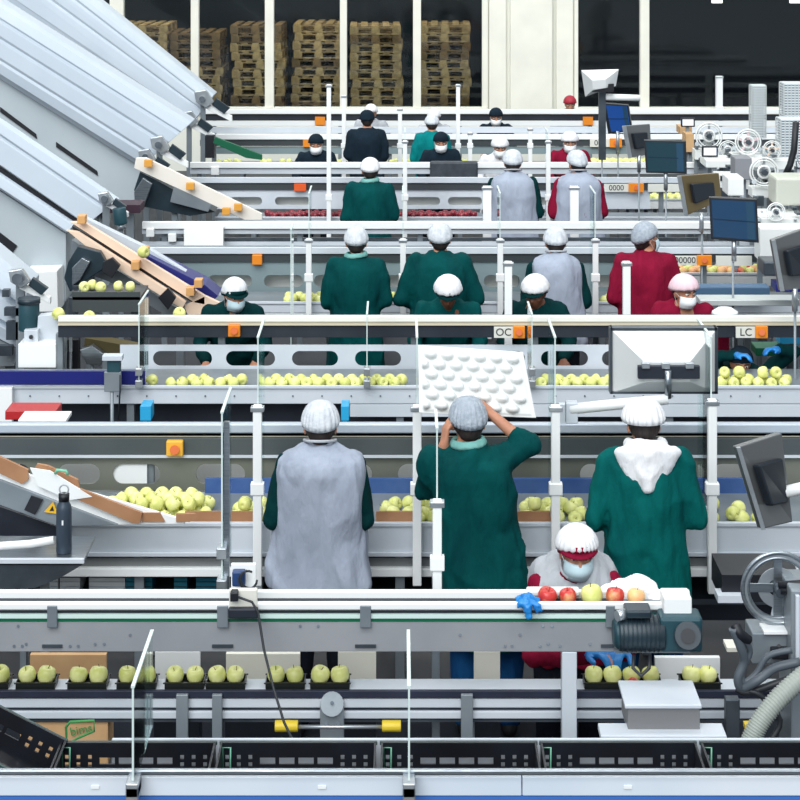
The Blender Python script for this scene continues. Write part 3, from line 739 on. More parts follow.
# nearest row, standing with their backs to the camera
person('worker with back turned in grey vest over green sleeves and white hairnet, nearest row left', 320, 9.18, 403, True, 'vest', GREEND, GREY, pitch=14,
       vox=.012, girth=1.02, seed=1, caps=1.0, elbow_x=.228, yaw=0)
# worker holding the tray over the head : arms are (elbow, wrist) in body space
person('worker in dark green coat and grey hairnet holding a white moulded tray overhead', 487, 9.18, 398, True, 'coat', GREEN, pitch=10, yaw=8,
       vox=.012, cap=NETG, collar=PALET, trou=JEANS, seed=9, girth=1.04, latl=-.10, slv=.35,
       arms=(((-.31, .08, 1.20), (-.215, .0, 1.45)), ((.205, .02, 1.44), (.035, .07, 1.575))), handdir=((.12, .2, 1), (-.7, .2, .6)), handcurl=22)
person('worker in green coat with white hood on the shoulders and white cap, seen from behind', 645, 9.18, 403, True, 'coat', TEALG, pitch=20,
       vox=.012, cap=NETP, capkind='bouffant', hood=WHITEC, trou=JEANS, seed=17, caps=1.0, elbow_x=.255)
# masked worker behind the front conveyor
person('masked worker with white cap with red band and blue gloves bending over the front apples', 577, 8.55, 526, False, 'vest', MAROON, LGREY, lean=34, pitch=-6, vhem=1.04,
       vox=.012, cap=NETP, capkind='bouffant', band=MAROON, mask=MASKM, gloves=BLUEG, H=.95, seed=23, handcurl=30, caps=.96, yaw=4,
       arms=(((-.27, .48, 1.10), (-.17, .70, 1.12)), ((.22, .42, .98), (-.03, .70, 1.10))))
# behind the second bench, facing the camera
person('worker with green-rimmed white cap and mask leaning in beside the peach chute', 232, 13.75, 278, False, 'coat', GREEND, lean=28, pitch=4, yaw=25, cap=WHITEC, capkind='flat', mask=MASKM, H=.97, vox=.017, band=GREEND)
person('worker in green, peaked white cap, head bowed, before the broad green coat', 448, 13.6, 277, False, 'coat', GREEN, lean=26, pitch=16, cap=NETP, capkind='bouffant', band=GREEND, H=.97, vox=.017, skin=SKIND, seed=3)
person('worker in white and green cap turned to the side before the grey vest', 538, 13.7, 276, False, 'jacket', GREEND, lean=26, pitch=10, yaw=-22, cap=NETP, capkind='bouffant', band=GREEND, H=.97, vox=.017, skin=SKIND, seed=4)
person('worker with pinkish cap and white face mask looking left before the maroon jacket', 683, 13.7, 275, False, 'jacket', MAROON, lean=26, pitch=-2, yaw=28, cap=PINK, capkind='bouffant', mask=MASKW, H=.97, vox=.017, seed=5)
# second row, backs to the camera
person('worker in dark green coat and white hairnet, left one of the second row', 356, 14.3, 227, True, 'coat', GREEN, pitch=12, vox=.017, seed=6, collar=PALET)
person('broad worker in dark green coat and white hairnet, second from left in the second row', 444, 14.3, 223, True, 'coat', GREEN, pitch=8, vox=.017, seed=7, girth=1.12, hpx=440, elbow_x=.29)
person('worker in grey vest over green sleeves bending left in the second row', 562, 14.3, 228, True, 'vest', GREEND, GREY, pitch=16, vox=.017, seed=8, hpx=556, girth=.95)
person('worker in maroon jacket with grey white hairnet looking right in the second row', 646, 14.3, 221, True, 'jacket', MAROON, pitch=-2, yaw=-62, vox=.017, seed=10, girth=1.05, cap=NETG, mask=MASKM, elbow_x=.26)
# third row
person('worker in green coat with pink-banded white cap in the third row', 370, 18.1, 158, True, 'coat', GREEN, pitch=14, vox=.02, seed=11, collar=PALET, cap=NETP)
person('worker in grey vest with green right sleeve in the third row', 513, 18.1, 150, True, 'vest', GREEND, GREY, pitch=14, vox=.02, seed=12)
person('worker in grey vest over maroon sleeves in the third row', 580, 18.1, 150, True, 'vest', MAROON, GREY, pitch=8, vox=.02, seed=13, yaw=20, hpx=578)
person('worker all in white bending forward behind the third row', 500, 22.0, 137, False, 'coat', WHITEC, lean=24, pitch=8, vox=.022, H=.97, cap=NETP, capkind='bouffant', mask=MASKW)
person('worker in maroon with white cap and mask facing the camera in the far rows', 570, 22.0, 132, False, 'jacket', MAROON, lean=20, pitch=4, vox=.022, H=.97, cap=NETP, capkind='bouffant', mask=MASKW)
person('worker in dark cap with white mask bending low in the far left row', 316, 22.1, 134, False, 'jacket', DARK, lean=24, pitch=2, vox=.022, H=.96, cap=DARK, capkind='flat', mask=MASKW)
person('masked worker with dark cap in front of the teal coat in the far row', 441, 22.1, 132, False, 'jacket', DARK, lean=24, pitch=4, vox=.022, H=.96, cap=DARK, capkind='flat', mask=MASKW)
# fourth row
person('worker in dark jacket and dark cap seen from behind in the far row', 367, 22.8, 110, True, 'jacket', DARK, pitch=10, vox=.022, cap=DARK, capkind='flat', seed=14, girth=1.08)
person('worker in bright teal coat and white hairnet seen from behind in the far row', 433, 22.8, 115, True, 'coat', TEAL, pitch=18, vox=.022, seed=15, hpx=432)
# last ones near the wall
person('worker in white cap peeking out behind the dark-capped one', 371, 26.2, 104, False, 'jacket', LGREY, lean=8, pitch=10, vox=.024, H=1.0, cap=NETP)
person('worker in white cap standing behind the teal coat', 434, 26.2, 110, False, 'jacket', LGREY, lean=14, pitch=12, vox=.024, H=1.0, cap=NETP)
person('worker in black cap and white mask near the cream pillar', 496, 26.2, 108, False, 'jacket', DARK, lean=12, pitch=12, vox=.024, H=1.0, cap=DARK, capkind='flat', mask=MASKW)
person('worker in red cap in the farthest row under the dark right window', 570, 28.0, 110, False, 'jacket', LGREY, lean=12, pitch=12, vox=.024, H=1.0, cap=mat('cap_red', (160, 30, 50), .6), capkind='flat')

person('worker with dark cap and blue gloves stooping under the black beam at the right', 741, 13.02, 347, False, 'coat', GREEND, lean=74, pitch=-20, vox=.017, H=.9, cap=DARK, capkind='flat', gloves=BLUEG, band=None,
       arms=(((-.42, .50, 1.24), (-.26, .62, 1.28)), ((.20, .50, 1.20), (.05, .64, 1.24))))
# ---------------- glass partitions ----------------
def partition(label, px, Y, z0, z1, dep, post=None, zc=None, pane=True, w=.045, group=None, foot=None):
    x = X(px, Y)
    t = thing('partition', label, 'partition', (x, Y, z0), group)
    if pane:
        MB().box(x-.003, x+.003, Y, Y+dep, z0+.04, z1).build('glass_pane', glass, t)
        m = MB(); m.box(x-.0035, x+.0035, Y-.004, Y+.002, z0+.04, z1+.002); m.prism([(x-.0065, Y-.006, z1), (x+.0065, Y-.006, z1), (x+.0065, Y-.006, z1+.008), (x-.0065, Y-.006, z1+.008)], (0, dep+.006, 0))
        m.build('pane_edge', edge, t)
        for zz in (z0+.02, zc or (z0+.3)): MB().box(x-.022, x+.022, Y-.03, Y+.05, zz, zz+.05).build('clamp', alu, t, .004)
    if post:
        MB().box(x-w/2, x+w/2, Y-.055, Y-.055+w, post[0], post[1]).build('post', white, t, .004)
        MB().box(x-w/2-.012, x+w/2+.012, Y-.06, Y-.01, post[1]-.03, post[1]-.005).build('post_cap', alu, t, .003)
        MB().box(x-w/2-.012, x+w/2+.012, Y-.062, Y-.01, (zc or 1.1), (zc or 1.1)+.06).build('clamp', white, t, .004)
    global t_last; t_last = t.name
    return t
for px, lb in ((133, 'clear acrylic partition standing on the front crate conveyor, left one'), (409, 'clear acrylic partition on the front crate conveyor near the middle')):
    partition(lb, px, 6.44, Z(800, 6.44), 1.386, .5, zc=1.0)
for px, lb in ((222, 'clear partition on the foreground beam left of the grey vest worker'),):
    partition(lb, px, 8.12, 1.09, 1.885, .42, zc=1.25, post=None); o = MB().box(X(226, 8.12)-.012, X(226, 8.12)+.012, 8.14, 8.165, 1.05, 1.84).build('post', steel); o.parent = bpy.data.objects[t_last]; o.matrix_parent_inverse = parent_inv(o.parent)
partition('short white post with glass on the foreground beam before the tray holder', 437, 8.15, 1.09, Z(497, 8.15)+.3, .3, post=(1.07, Z(497, 8.15)), zc=1.2, w=.04)
for px, lb in ((258, 'white post with clear pane beside the left arm of the grey vest worker'), (417, 'white post with clear pane at the left edge of the foam tray'),
               (555, 'white post with clear pane between tray holder and hooded worker'), (711, 'white post with clear pane right of the hooded worker')):
    partition(lb, px, 9.55, .93, 1.885, .42, post=((Z(594, 9.5) if px > 700 else .62), Z(406 if px < 600 else 400, 9.5)), zc=Z(495, 9.5))
partition('clear pane rising from the second bench near the peach chute', 139, 12.3, .9, 1.467, .45, zc=1.0)
for px, lb, top in ((367, 'thin white post and pane on the second bench left of the foam tray', 290), (532, 'grey post and pane on the second bench between tray and monitor', 318)):
    partition(lb, px, 12.3, .9, 1.4, .4, zc=1.0)
for px, lb in ((309, 'thin white post with pane left of the left green coat, second row'), (403, 'white post with pane between the two green coats, second row'),
               (500, 'white post with pane right of the broad green coat, second row'), (595, 'white post with pane between grey vest and maroon jacket, second row')):
    partition(lb, px, 14.95, .9, 1.8, .4, post=(.7, Z(238, 14.95)), zc=1.1)
for px, lb in ((291, 'clear pane left of the second row near the white posts'), (508, 'wide pale post before the third bench near the grey vest'), (626, 'wide pale post in front of the maroon jacket')):
    partition(lb, px, 13.55, .02, 1.75, .3, post=((.02, Z(262, 13.5)) if px > 300 else None), zc=1.0, w=.055, pane=px < 300)
for px, lb in ((329, 'tall thin white post left of the green coat in the third row'), (405, 'thin white post right of the green coat, third row'),
               (548, 'thin white post between the two grey vests, third row')):
    partition(lb, px, 19.1, .9, 1.8, .35, post=(.7, Z(140 if px != 329 else 84, 19.1)), zc=1.1)
for px, lb in ((487, 'wide white post left of the far grey vest'), (574, 'wide white post over the back of the far maroon sleeves')):
    partition(lb, px, 17.6, .02, 1.6, .3, post=(.02, Z(186, 17.6)), zc=.9, w=.08, pane=False)
for px, top, lb in ((458, 84, 'tall thin white post near the far teal coat'), (344, 95, 'thin white post before the pallets in the middle'), (400, 108, 'far thin white post right of the dark jacket'), (530, 128, 'far thin white post below the cream pillar'), (470, 132, 'far white post right of the teal coat')):
    partition(lb, px, 23.3, .9, 1.8, .35, post=(.7, Z(top, 23.3)), zc=1.1, w=.05, pane=False)
partition('lone white post against the dark right window', 719, 28.6, 0, 1, .1, post=(0, Z(76, 28.6)), zc=1.0, w=.1, pane=False)

# ---------------- apples ----------------
ag = mat('apple_green', (236, 236, 160), .35, 0, (218, 222, 126), 22, contrast=(.4, .7)); ay = mat('apple_yellow', (226, 226, 148), .35, 0, (206, 210, 116), 20)
ar = mat('apple_red', (196, 54, 50), .3, 0, (232, 190, 130), 14, contrast=(.5, .75)); ad = mat('apple_dark_red', (96, 16, 34), .35, 0, (140, 34, 46), 20)
ao = mat('apple_blush', (236, 168, 120), .35, 0, (240, 208, 140), 14); stemm = mat('apple_stem', (70, 50, 26), .8)
PROF = [(.0005, .026), (.006, .027), (.012, .0315), (.021, .035), (.030, .031), (.0365, .020), (.0385, .006), (.037, -.008), (.032, -.021), (.024, -.030), (.015, -.034), (.008, -.032), (.0005, -.028)]
def apple_data(m, n=14, st=True):
    mb = MB().lathe(PROF, n=n)
    if st: mb.tube([(0, 0, .026), (.002, 0, .036), (.005, .001, .044)], .0014, 5, m=1)
    o = mb.build('apple', [m, stemm]); d = o.data; bpy.data.objects.remove(o); return d
AD = {k: apple_data(m) for k, m in (('g', ag), ('y', ay), ('r', ar), ('o', ao), ('d', ad))}
napple = 0
def apple(x, y, z, k, label, group, r=1.0, upright=False):
    global napple; napple += 1
    o = bpy.data.objects.new('apple', AD[k]); COL.objects.link(o); o.location = (x, y, z)
    o.rotation_euler = (rnd.uniform(-.3, .3), rnd.uniform(-.3, .3), rnd.uniform(0, 6)) if upright else (rnd.uniform(-1.6, 1.6), rnd.uniform(-1.6, 1.6), rnd.uniform(0, 6))
    s = r*rnd.uniform(.94, 1.04); o.scale = (s, s, s*rnd.uniform(.92, 1))
    return tag(o, label, 'apple', group)
ONES = ['first', 'second', 'third', 'fourth', 'fifth', 'sixth', 'seventh', 'eighth', 'ninth', 'tenth', 'eleventh', 'twelfth', 'thirteenth', 'fourteenth', 'fifteenth', 'sixteenth', 'seventeenth', 'eighteenth', 'nineteenth', 'twentieth']
ONES += ['twenty-'+q for q in ONES[:9]]+['thirtieth']+['thirty-'+q for q in ONES[:9]]
def bed(segs, Y, zt, rows, sp, kinds, layer2=0, sl=0.0):
    for (p0, p1, dens, where, group, top) in segs:
        x0, x1 = X(p0, Y), X(p1, Y); L = {}
        for r_ in range(rows):
            y = Y+.075+r_*sp*.95; n = int((x1-x0)/sp); rn = ('front', 'second', 'third', 'rearmost')[r_]
            for i in range(n):
                if rnd.random() > dens: continue
                L.setdefault(rn+' row', []).append((x0+(i+.5+.5*(r_ % 2))*sp+rnd.uniform(-.006, .006), y+rnd.uniform(-.006, .006), zt+.036+r_*sl))
            if r_ < top:
                for i in range(n-1):
                    if rnd.random() > dens*.8: continue
                    L.setdefault('upper layer over the %s row' % rn, []).append((x0+(i+1+.5*(r_ % 2))*sp+rnd.uniform(-.006, .006), y+sp*.45, zt+.036+.062+r_*sl))
        for rn, ps in L.items():
            for k, p in enumerate(sorted(ps)):
                apple(*p, rnd.choice(kinds), '%s apple from the left, %s, %s' % (ONES[k], rn, where), group, sp/.082)
bed([(92, 216, 1, 'beside the tan chute', 'apples beside the tan chute', 3), (226, 262, .95, 'left of the grey vest', 'apples left of the grey vest', 1),
     (378, 442, .8, 'right of the grey vest', 'apples right of the grey vest', 0), (520, 592, .9, 'left of the hooded worker', 'apples left of the hooded worker', 1),
     (690, 775, .42, 'right of the hooded worker', 'apples right of the hooded worker', 0)], 9.6, zD1, 4, .082, 'ggggy')
bed([(20, 108, .7, 'blue-sided belt', 'apples left end second bench', 0), (125, 258, .7, 'second bench left', 'apples second bench left', 0),
     (262, 412, .95, 'second bench, left of the tray', 'apples second bench middle', 0), (535, 612, .95, 'second bench left of monitor', 'apples second bench right', 0),
     (716, 800, 1, 'second bench right of monitor', 'apples second bench right end', 1)], Y2, zD2, 2, .085, 'yyyg')
# trays of two on the narrow conveyor
zb = Z(691, YB)
pn = [(-20, 0), (27, 46), (78, 98), (127, 147), (175, 195), (217, 235), (276, 295), (320, 340), (594, 613), (632, 651), (692, 708)]
num = ['cut off at the left edge', 'first full from the left', 'second full from the left', 'third full from the left', 'fourth full from the left', 'fifth full from the left', 'left of the support plate', 'above the round support plate', 'under the blue gloves, left', 'under the blue gloves, right', 'beside the grey control box']
pt0 = None
for i, (a, b) in enumerate(pn):
    cx = (X(a, 8.0)+X(b, 8.0))/2
    if pt0 is None:
        m = MB(); t_ = .004; w_, d_, h_ = .17, .09, .03
        m.box(-w_/2, w_/2, -d_/2, d_/2, 0, t_)
        for q in ((-w_/2, -w_/2+t_, -d_/2, d_/2), (w_/2-t_, w_/2, -d_/2, d_/2), (-w_/2, w_/2, -d_/2, -d_/2+t_), (-w_/2, w_/2, d_/2-t_, d_/2)): m.box(*q, 0, h_)
        m.box(-w_/2-.006, w_/2+.006, -d_/2-.006, -d_/2, h_-.005, h_); m.box(-w_/2-.006, w_/2+.006, d_/2, d_/2+.006, h_-.005, h_)
        o = m.build('punnet', mat('punnet_black', (20, 24, 20), .4)); pt0 = o
    else: o = pt0.copy(); COL.objects.link(o)
    o.location = (cx, 8.015, zb-.002); tag(o, 'black apple punnet on the narrow conveyor, %s' % num[i], 'punnet', 'black punnets with two apples')
    for k, p in enumerate((a, b)):
        apple(X(p, 8.0), 8.01, zb+.043, 'g' if i % 3 else 'y', '%s green apple of the pair in the punnet %s' % (('left', 'right')[k], num[i]), 'apple pairs in punnets', 1.04, True)
apple(X(634, 7.93), 7.95, zb+.03, 'r', 'small red apple in front of the pair under the blue gloves', 'apple pairs in punnets', .7)
zc_ = Z(611.5, YC)
for p, k, lb, r in ((547, 'r', 'red apple next to the blue glove on the white rail', 1.05), (568, 'r', 'second red apple on the white rail', 1.02), (592, 'y', 'large yellow apple on the white rail below the mask', 1.2), (615, 'r', 'red apple right of the yellow one on the rail', 1.08), (636, 'o', 'pinkish apple at the right end of the white rail', 1.0)):
    apple(X(p, 7.87), 7.872, zc_+.034*r, k, lb, 'apples on the white rail', r, True)
Y3b, Y4b = 16.25, 20.45
D3b, zD3b = line('sorting_bench', 'short white sorting bench holding blush apples at right below the grey plates', Y3b, 273, 286, .4, x0=655, x1=800, pm=white)
D4b, zD4b = line('sorting_bench', 'short white sorting bench with yellow apples left of the golden monitor back', Y4b, 199, 209, .4, x0=596, x1=705, pm=white)
# far beds: one uncountable mass of small apples
m = MB(); S6 = [(r*1.0, z) for r, z in PROF[1:-1:2]]
def far(p0, p1, Y, zt, rows, ks, dens=.9):
    x0, x1 = X(p0, Y), X(p1, Y)
    for r_ in range(rows):
        for i in range(int((x1-x0)/.085)):
            if rnd.random() < dens: m.lathe([(.0005, .027)]+S6+[(.0005, -.028)], (x0+(i+.5*(r_ % 2)+.5)*.085, Y+.08+r_*.08, zt+.033), 8, rnd.choice(ks))
far(282, 470, Y3, zD3, 3, (0, 1, 1), .85); far(590, 618, Y3, zD3, 2, (0,), .8); far(660, 790, Y3b, zD3b, 3, (1, 3, 3, 2), 1)
far(262, 482, Y4, zD4, 3, (4,), .8); far(600, 698, Y4b, zD4b, 3, (0, 1), .95)
far(585, 690, Y6, zD6, 3, (1, 0), 1); far(215, 470, Y6, zD6, 2, (1,), .35)
o = m.build('apples', [ag, ay, ar, ao, ad]); tag(o, 'many small apples lying on the farther sorting benches in yellow, blush and dark red', 'apples', kind='stuff')

# ---------------- crates on the front conveyor ----------------
crm = mat('crate_black', (18, 22, 32), .45, 0, (12, 14, 22), 8)
def crate_parts():
    w_, d_, h_ = .585, .38, .13
    m = MB(); m.box(-w_/2, w_/2, -d_/2, d_/2, 0, .006)
    def wall(y, t):
        cols = []
        nx = 40; dx = w_/nx; zr = [.0, .02, .045, .052, .075, .082, .105, h_]
        for i in range(nx):
            x0 = -w_/2+i*dx
            m.box(x0, x0+dx, y, y+t, 0, .03); m.box(x0, x0+dx, y, y+t, .105, h_)
            if 10 <= i < 30:
                if (i-10) % 5 == 4: m.box(x0, x0+dx, y, y+t, .03, .105)
                else: m.box(x0, x0+dx, y, y+t, .03, .048); m.box(x0, x0+dx, y, y+t, .074, .105)
            else:
                if i % 3 == 1: m.box(x0, x0+dx, y, y+t, .03, .04); m.box(x0, x0+dx, y, y+t, .056, .068); m.box(x0, x0+dx, y, y+t, .084, .105)
                else: m.box(x0, x0+dx, y, y+t, .03, .105)
    wall(-d_/2, .008); wall(d_/2-.008, .008)
    for sx in (-1, 1): m.box(sx*w_/2-.004, sx*w_/2+.004, -d_/2, d_/2, 0, h_)
    rim = MB(); rim.box(-w_/2-.008, w_/2+.008, -d_/2-.012, -d_/2, h_-.012, h_); rim2 = MB().box(-w_/2-.008, w_/2+.008, d_/2, d_/2+.012, h_-.012, h_)
    cl = MB()
    for a in (-1,):
        x = a*(w_/2-.015); cl.tube([(x-.008, d_/2-.014, .03), (x-.008, d_/2-.014, .115), (x+.02, d_/2-.014, .115), (x+.02, d_/2-.014, .03), (x-.008, d_/2-.014, .03)], .0035, 6)
    return m, rim, rim2, cl
cm, crr, crr2, ccl = crate_parts()
cpos = [137, 298, 459, 619, 780]
base = None
for i, px in enumerate(cpos):
    t = thing('crate', 'shallow black slotted crate on the front conveyor, %s' % ('first after the tilted one', 'second after the tilted one', 'third, right of the middle pane', 'in front of the grey control box', 'at the right edge')[i], 'crate', (X(px, 7.0), 6.84, .8), 'black crates in a row')
    if base is None:
        LOCAL.add(t.name); b1 = cm.build('crate_body', crm, t); b2 = crr.build('rim', mat('crate_rim', (40, 66, 66), .4), t); b4 = crr2.build('rim', MATS['crate_rim'], t); b3 = ccl.build('clip', greenc, t); base = (b1, b2, b3, b4)
    else:
        for b in base: c = b.copy(); COL.objects.link(c); c.parent = t
t = thing('crate', 'black slotted crate tipped down at the bottom left corner', 'crate', (X(-32, 6.8), 6.84, .955), 'black crates in a row')
t.rotation_euler = (0, R(27), 0)
for b in base: c = b.copy(); COL.objects.link(c); c.parent = t
rs = thing('crate_ramp', 'dark sloping roller ramp under the tipped crate at the bottom left', 'ramp', (X(-10, 6.8), 6.84, 0))
m = MB(); x0 = X(-90, 6.8)
for yy in (6.64, 7.03): m.prism([(X(-90, 6.8), yy, 1.11), (X(66, 6.8), yy, .80), (X(66, 6.8), yy, .77), (X(-90, 6.8), yy, 1.05)], (0, .015, 0))
m.build('side_plate', navy, rs)

# ---------------- cardboard box, under-bench clutter ----------------
bx = thing('cardboard_box', 'brown cardboard box with green slanted emblem in the gap at lower left', 'box', (X(75, 7.55), 7.6, .5))
fbox(20, 108, 721.5, 765, 7.97, .16).build('carton', cardb, bx, .003)
p = [W(66, 727, 7.415), W(70, 722, 7.415), W(94, 720.5, 7.415), W(94, 731, 7.415), W(78, 738, 7.415), W(67, 744, 7.415)]
MB().tube(p+[p[0]], .0055, 6, caps=False).build('emblem', mat('print_green', (64, 140, 76), .7), bx, fix=False)
text('bims', W(81, 730, 7.961), .052, MATS['print_green'], bx, 'lettering', rot=(R(90), R(-12), 0))
tgt = MB().box(X(10, 7.97), X(118, 7.97), 7.95, 8.15, Z(768, 7.97), Z(765, 7.97)).build('carton_shelf', dsteel); tag(tgt, 'small dark shelf under the cardboard box', 'shelf')
for q in (X(16, 7.97), X(112, 7.97)): MB().box(q-.02, q+.02, 8.0, 8.04, 0, Z(768, 7.97)).build('leg', dsteel, tgt)
# cream boards seen under the beam
bd = [(30, 106, 655, 700, 'tan'), (155, 200, 652, 705, 'w'), (226, 300, 654, 705, 'c'), (338, 376, 652, 705, 'c'), (474, 500, 652, 705, 'c'), (655, 720, 658, 705, 'w')]
for i, (a, b, c, d, k) in enumerate(bd):
    o = fbox(a, b, c, d, 8.5, .03).build('board', {'tan': cardb, 'w': white, 'c': cream}[k])
    o2_ = MB().box(X(a, 8.5), X(b, 8.5), 8.46, 8.6, 0, Z(d, 8.5)).build('stand', navy, o)
    tag(o, ('brown board under the beam at the far left', 'white board under the beam beside the pane', 'cream board under the beam below the grey vest', 'cream board right of the dark trousers', 'cream board between the blue jeans', 'white board under the motor')[i], 'board', 'boards under the long beam')
# stacked small boxes below line 1
for i, (a, b, k) in enumerate([(48, 58, 'w'), (60, 80, 'w'), (89, 125, 'w'), (126, 152, 't'), (174, 187, 't'), (196, 218, 't'), (0, 40, 'd'), (250, 262, 'w'), (530, 545, 'w')]):
    Yb = 9.75; m = MB(); m.box(X(a, Yb), X(b, Yb), Yb, Yb+.2, Z(594, Yb), Z(578, Yb))
    o = m.build('plastic_crate', {'w': white, 't': teal, 'd': navy}[k])
    m = MB(); 
    for q in range(3): m.box(X(a, Yb), X(b, Yb), Yb-.006, Yb, Z(592-5*q, Yb), Z(591-5*q, Yb))
    m.build('rib', {'w': paint, 't': tealm, 'd': dsteel}[k], o)
    tag(o, '%s crate on the lower shelf of the first bench, %s' % ({'w': 'white', 't': 'teal', 'd': 'dark'}[k], ['leftmost white', 'small white', 'wide white', 'wide teal', 'narrow teal', 'teal beside the pane', 'far left', 'by the grey vest', 'by the masked worker'][i]), 'crate', 'crates on the lower shelf')
tag(MB().box(X(-80, 9.7), X(880, 9.7), 9.68, 9.99, Z(596, 9.75)-.02, Z(594, 9.75)-.001).build('lower_shelf', dsteel), 'long dark shelf below the first sorting bench', 'shelf')
shelf = bpy.data.objects['lower_shelf']
for q in rng(-2.2, 2.2, 4): MB().box(q-.02, q+.02, 9.82, 9.86, 0, Z(596, 9.75)-.02).build('leg', dsteel, shelf)
fbox(113, 147, 464, 484, YG+.014, .006).build('white_plate', white, og); fbox(20, 58, 458, 488, YG+.014, .006).build('grey_plate', dsteel, og)  # white and grey plates backing the guard cut-outs
# ---------------- moulded tray ----------------
def moulded():
    A = W(418, 345, 9.40); B = W(523, 352, 9.42); C_ = W(536, 418, 9.34); D_ = W(419, 413, 9.32)
    n1, n2 = 84, 60; vs = []
    nr = (B-A).cross(D_-A).normalized(); nr = -nr if nr.y > 0 else nr
    for j in range(n2+1):
        for i in range(n1+1):
            u, v = i/n1, j/n2
            p = A*(1-u)*(1-v)+B*u*(1-v)+C_*u*v+D_*(1-u)*v
            uu, vv = (u-.04)/.92, (v-.05)/.90; h = 0
            if 0 < uu < 1 and 0 < vv < 1:
                r5 = vv*6; row = int(r5); q = uu*6.0+(.5 if row % 2 else 0)
                dx = (q % 1)-.5; dy = (r5 % 1)-.5
                if not (row % 2 and (q < .5 or q > 6.0)): h = max(0, 1-(dx*dx+dy*dy*.8)/.13)**.7*.034
                h += .006
            vs.append(p+nr*h)
    m = MB(); m.add(vs, [(j*(n1+1)+i, j*(n1+1)+i+1, (j+1)*(n1+1)+i+1, (j+1)*(n1+1)+i) for j in range(n2) for i in range(n1)], 0, True)
    o = m.build('moulded_tray', mat('foam_white', (226, 228, 226), .6), fix=False)
    o.modifiers.new('thick', 'SOLIDIFY').thickness = .006
    tag(o, 'large white moulded tray with rows of bumps held up by the green-coated worker', 'tray')
moulded()
# ---------------- left: tan feed chute with warning sign, table, bottle ----------------
fc = thing('feed_chute', 'tan and white feed chute sloping down onto the first bench from the left', 'chute', (X(60, 9.45), 9.5, .9))
def poly(pts, Y, d, name, mt, root, bev=0): return MB().prism([W(a, b, Y) for a, b in pts], (0, d, 0)).build(name, mt, root, bev)
poly([(-60, 425), (30, 475), (185, 520), (185, 524), (112, 525), (20, 497), (-60, 470)], 9.42, .02, 'white_liner', white, fc, .003)
poly([(-60, 420), (0, 457), (28, 470), (28, 480), (22, 484), (-60, 445)], 9.40, .02, 'tan_board', tan, fc)
poly([(37, 464), (48, 466), (78, 480), (80, 494), (70, 490), (33, 471)], 9.44, .02, 'tan_board', tan, fc)
poly([(80, 489), (142, 513), (140, 523), (132, 523), (76, 499)], 9.39, .02, 'tan_board', tan, fc)
poly([(142, 513), (160, 513), (165, 522), (142, 522)], 9.41, .02, 'tan_board', tan, fc)
poly([(176, 514), (195, 514), (190, 522), (176, 522)], 9.41, .02, 'tan_board', tan, fc)
poly([(30, 468), (50, 471), (92, 497), (70, 500), (38, 486)], 9.385, .01, 'white_liner', white, fc)
poly([(-60, 474), (0, 480), (60, 503), (118, 525), (60, 527), (0, 505), (-60, 480)], 9.40, .05, 'side_plate', paint_d, fc, .003)
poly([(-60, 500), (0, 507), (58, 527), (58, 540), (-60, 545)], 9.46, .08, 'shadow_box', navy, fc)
poly([(31, 496), (43, 500), (35, 515), (24, 510)], 9.385, .01, 'black_plate', black, fc)
poly([(44, 512), (53, 502), (58, 514)], 9.385, .008, 'warning_sign', mat('sign_yellow', (232, 180, 30), .4), fc)
poly([(49.3, 511), (52.5, 506), (54, 511)], 9.382, .008, 'warning_mark', black, fc)
MB().tube([W(55, 474, 9.37), W(57, 470, 9.37), W(66, 471, 9.37), W(68, 475, 9.37)], .008, 6).build('handle', greenc, fc)
MB().box(X(-60, 9.5), X(-52, 9.5), 9.46, 9.52, 0, Z(480, 9.5)).build('leg', paint_d, fc); MB().box(X(20, 9.5), X(26, 9.5), 9.5, 9.55, 0, Z(508, 9.5)).build('leg', paint_d, fc)
tb = thing('side_table', 'grey steel table with sloped underside at the left edge holding a bottle', 'table', (X(10, 9.2), 9.1, 0))
YT = 8.95
poly([(-60, 564), (84, 564), (84, 559), (-60, 559)], YT, .02, 'table_edge', paint, tb, .003)
MB().box(X(-60, YT), X(84, YT), YT+.02, YT+.34, Z(562, YT)-.008, Z(562, YT)+.012).build('table_top', steel, tb, .003)
poly([(-60, 565), (82, 565), (60, 578), (35, 588), (-60, 590)], YT+.02, .25, 'under_tray', dsteel, tb)
for a in (-50, 40): MB().box(X(a, YT)-.02, X(a, YT)+.02, YT+.1, YT+.14, 0, Z(580, YT)).build('leg', paint_d, tb)
mb = MB().tube([W(-60, 548, 9.0), W(0, 546, 9.0), W(30, 544, 9.0), W(54, 540, 9.0)], .02, 8); o = mb.build('curved_tray_lip', white); tag(o, 'white curved lip lying along the rear of the side table', 'lip')
zt_ = Z(562, YT)+.012
bt = thing('drinking_bottle', 'dark grey drinking bottle with ring lid standing on the side table', 'bottle', (X(64, 9.05), 9.05, zt_))
h_ = Z(493, 9.05)-zt_
LOCAL.add(bt.name)
MB().lathe([(.001, 0), (.036, 0), (.038, .006), (.038, h_*.72), (.034, h_*.80), (.024, h_*.86), (.024, h_*.9), (.001, h_*.9)], n=24).build('bottle_body', mat('bottle_slate', (58, 70, 84), .4, .2), bt)
MB().lathe([(.001, 0), (.026, 0), (.027, .035), (.001, .037)], (0, 0, h_*.87), n=20).build('lid', black, bt)
MB().ring((0, 0, h_*.87+.055), .022, .004, 'Y').build('lid_loop', LGREY, bt)
MB().box(-.004, .004, -.04, -.037, h_*.5, h_*.58).build('mark', white, bt)

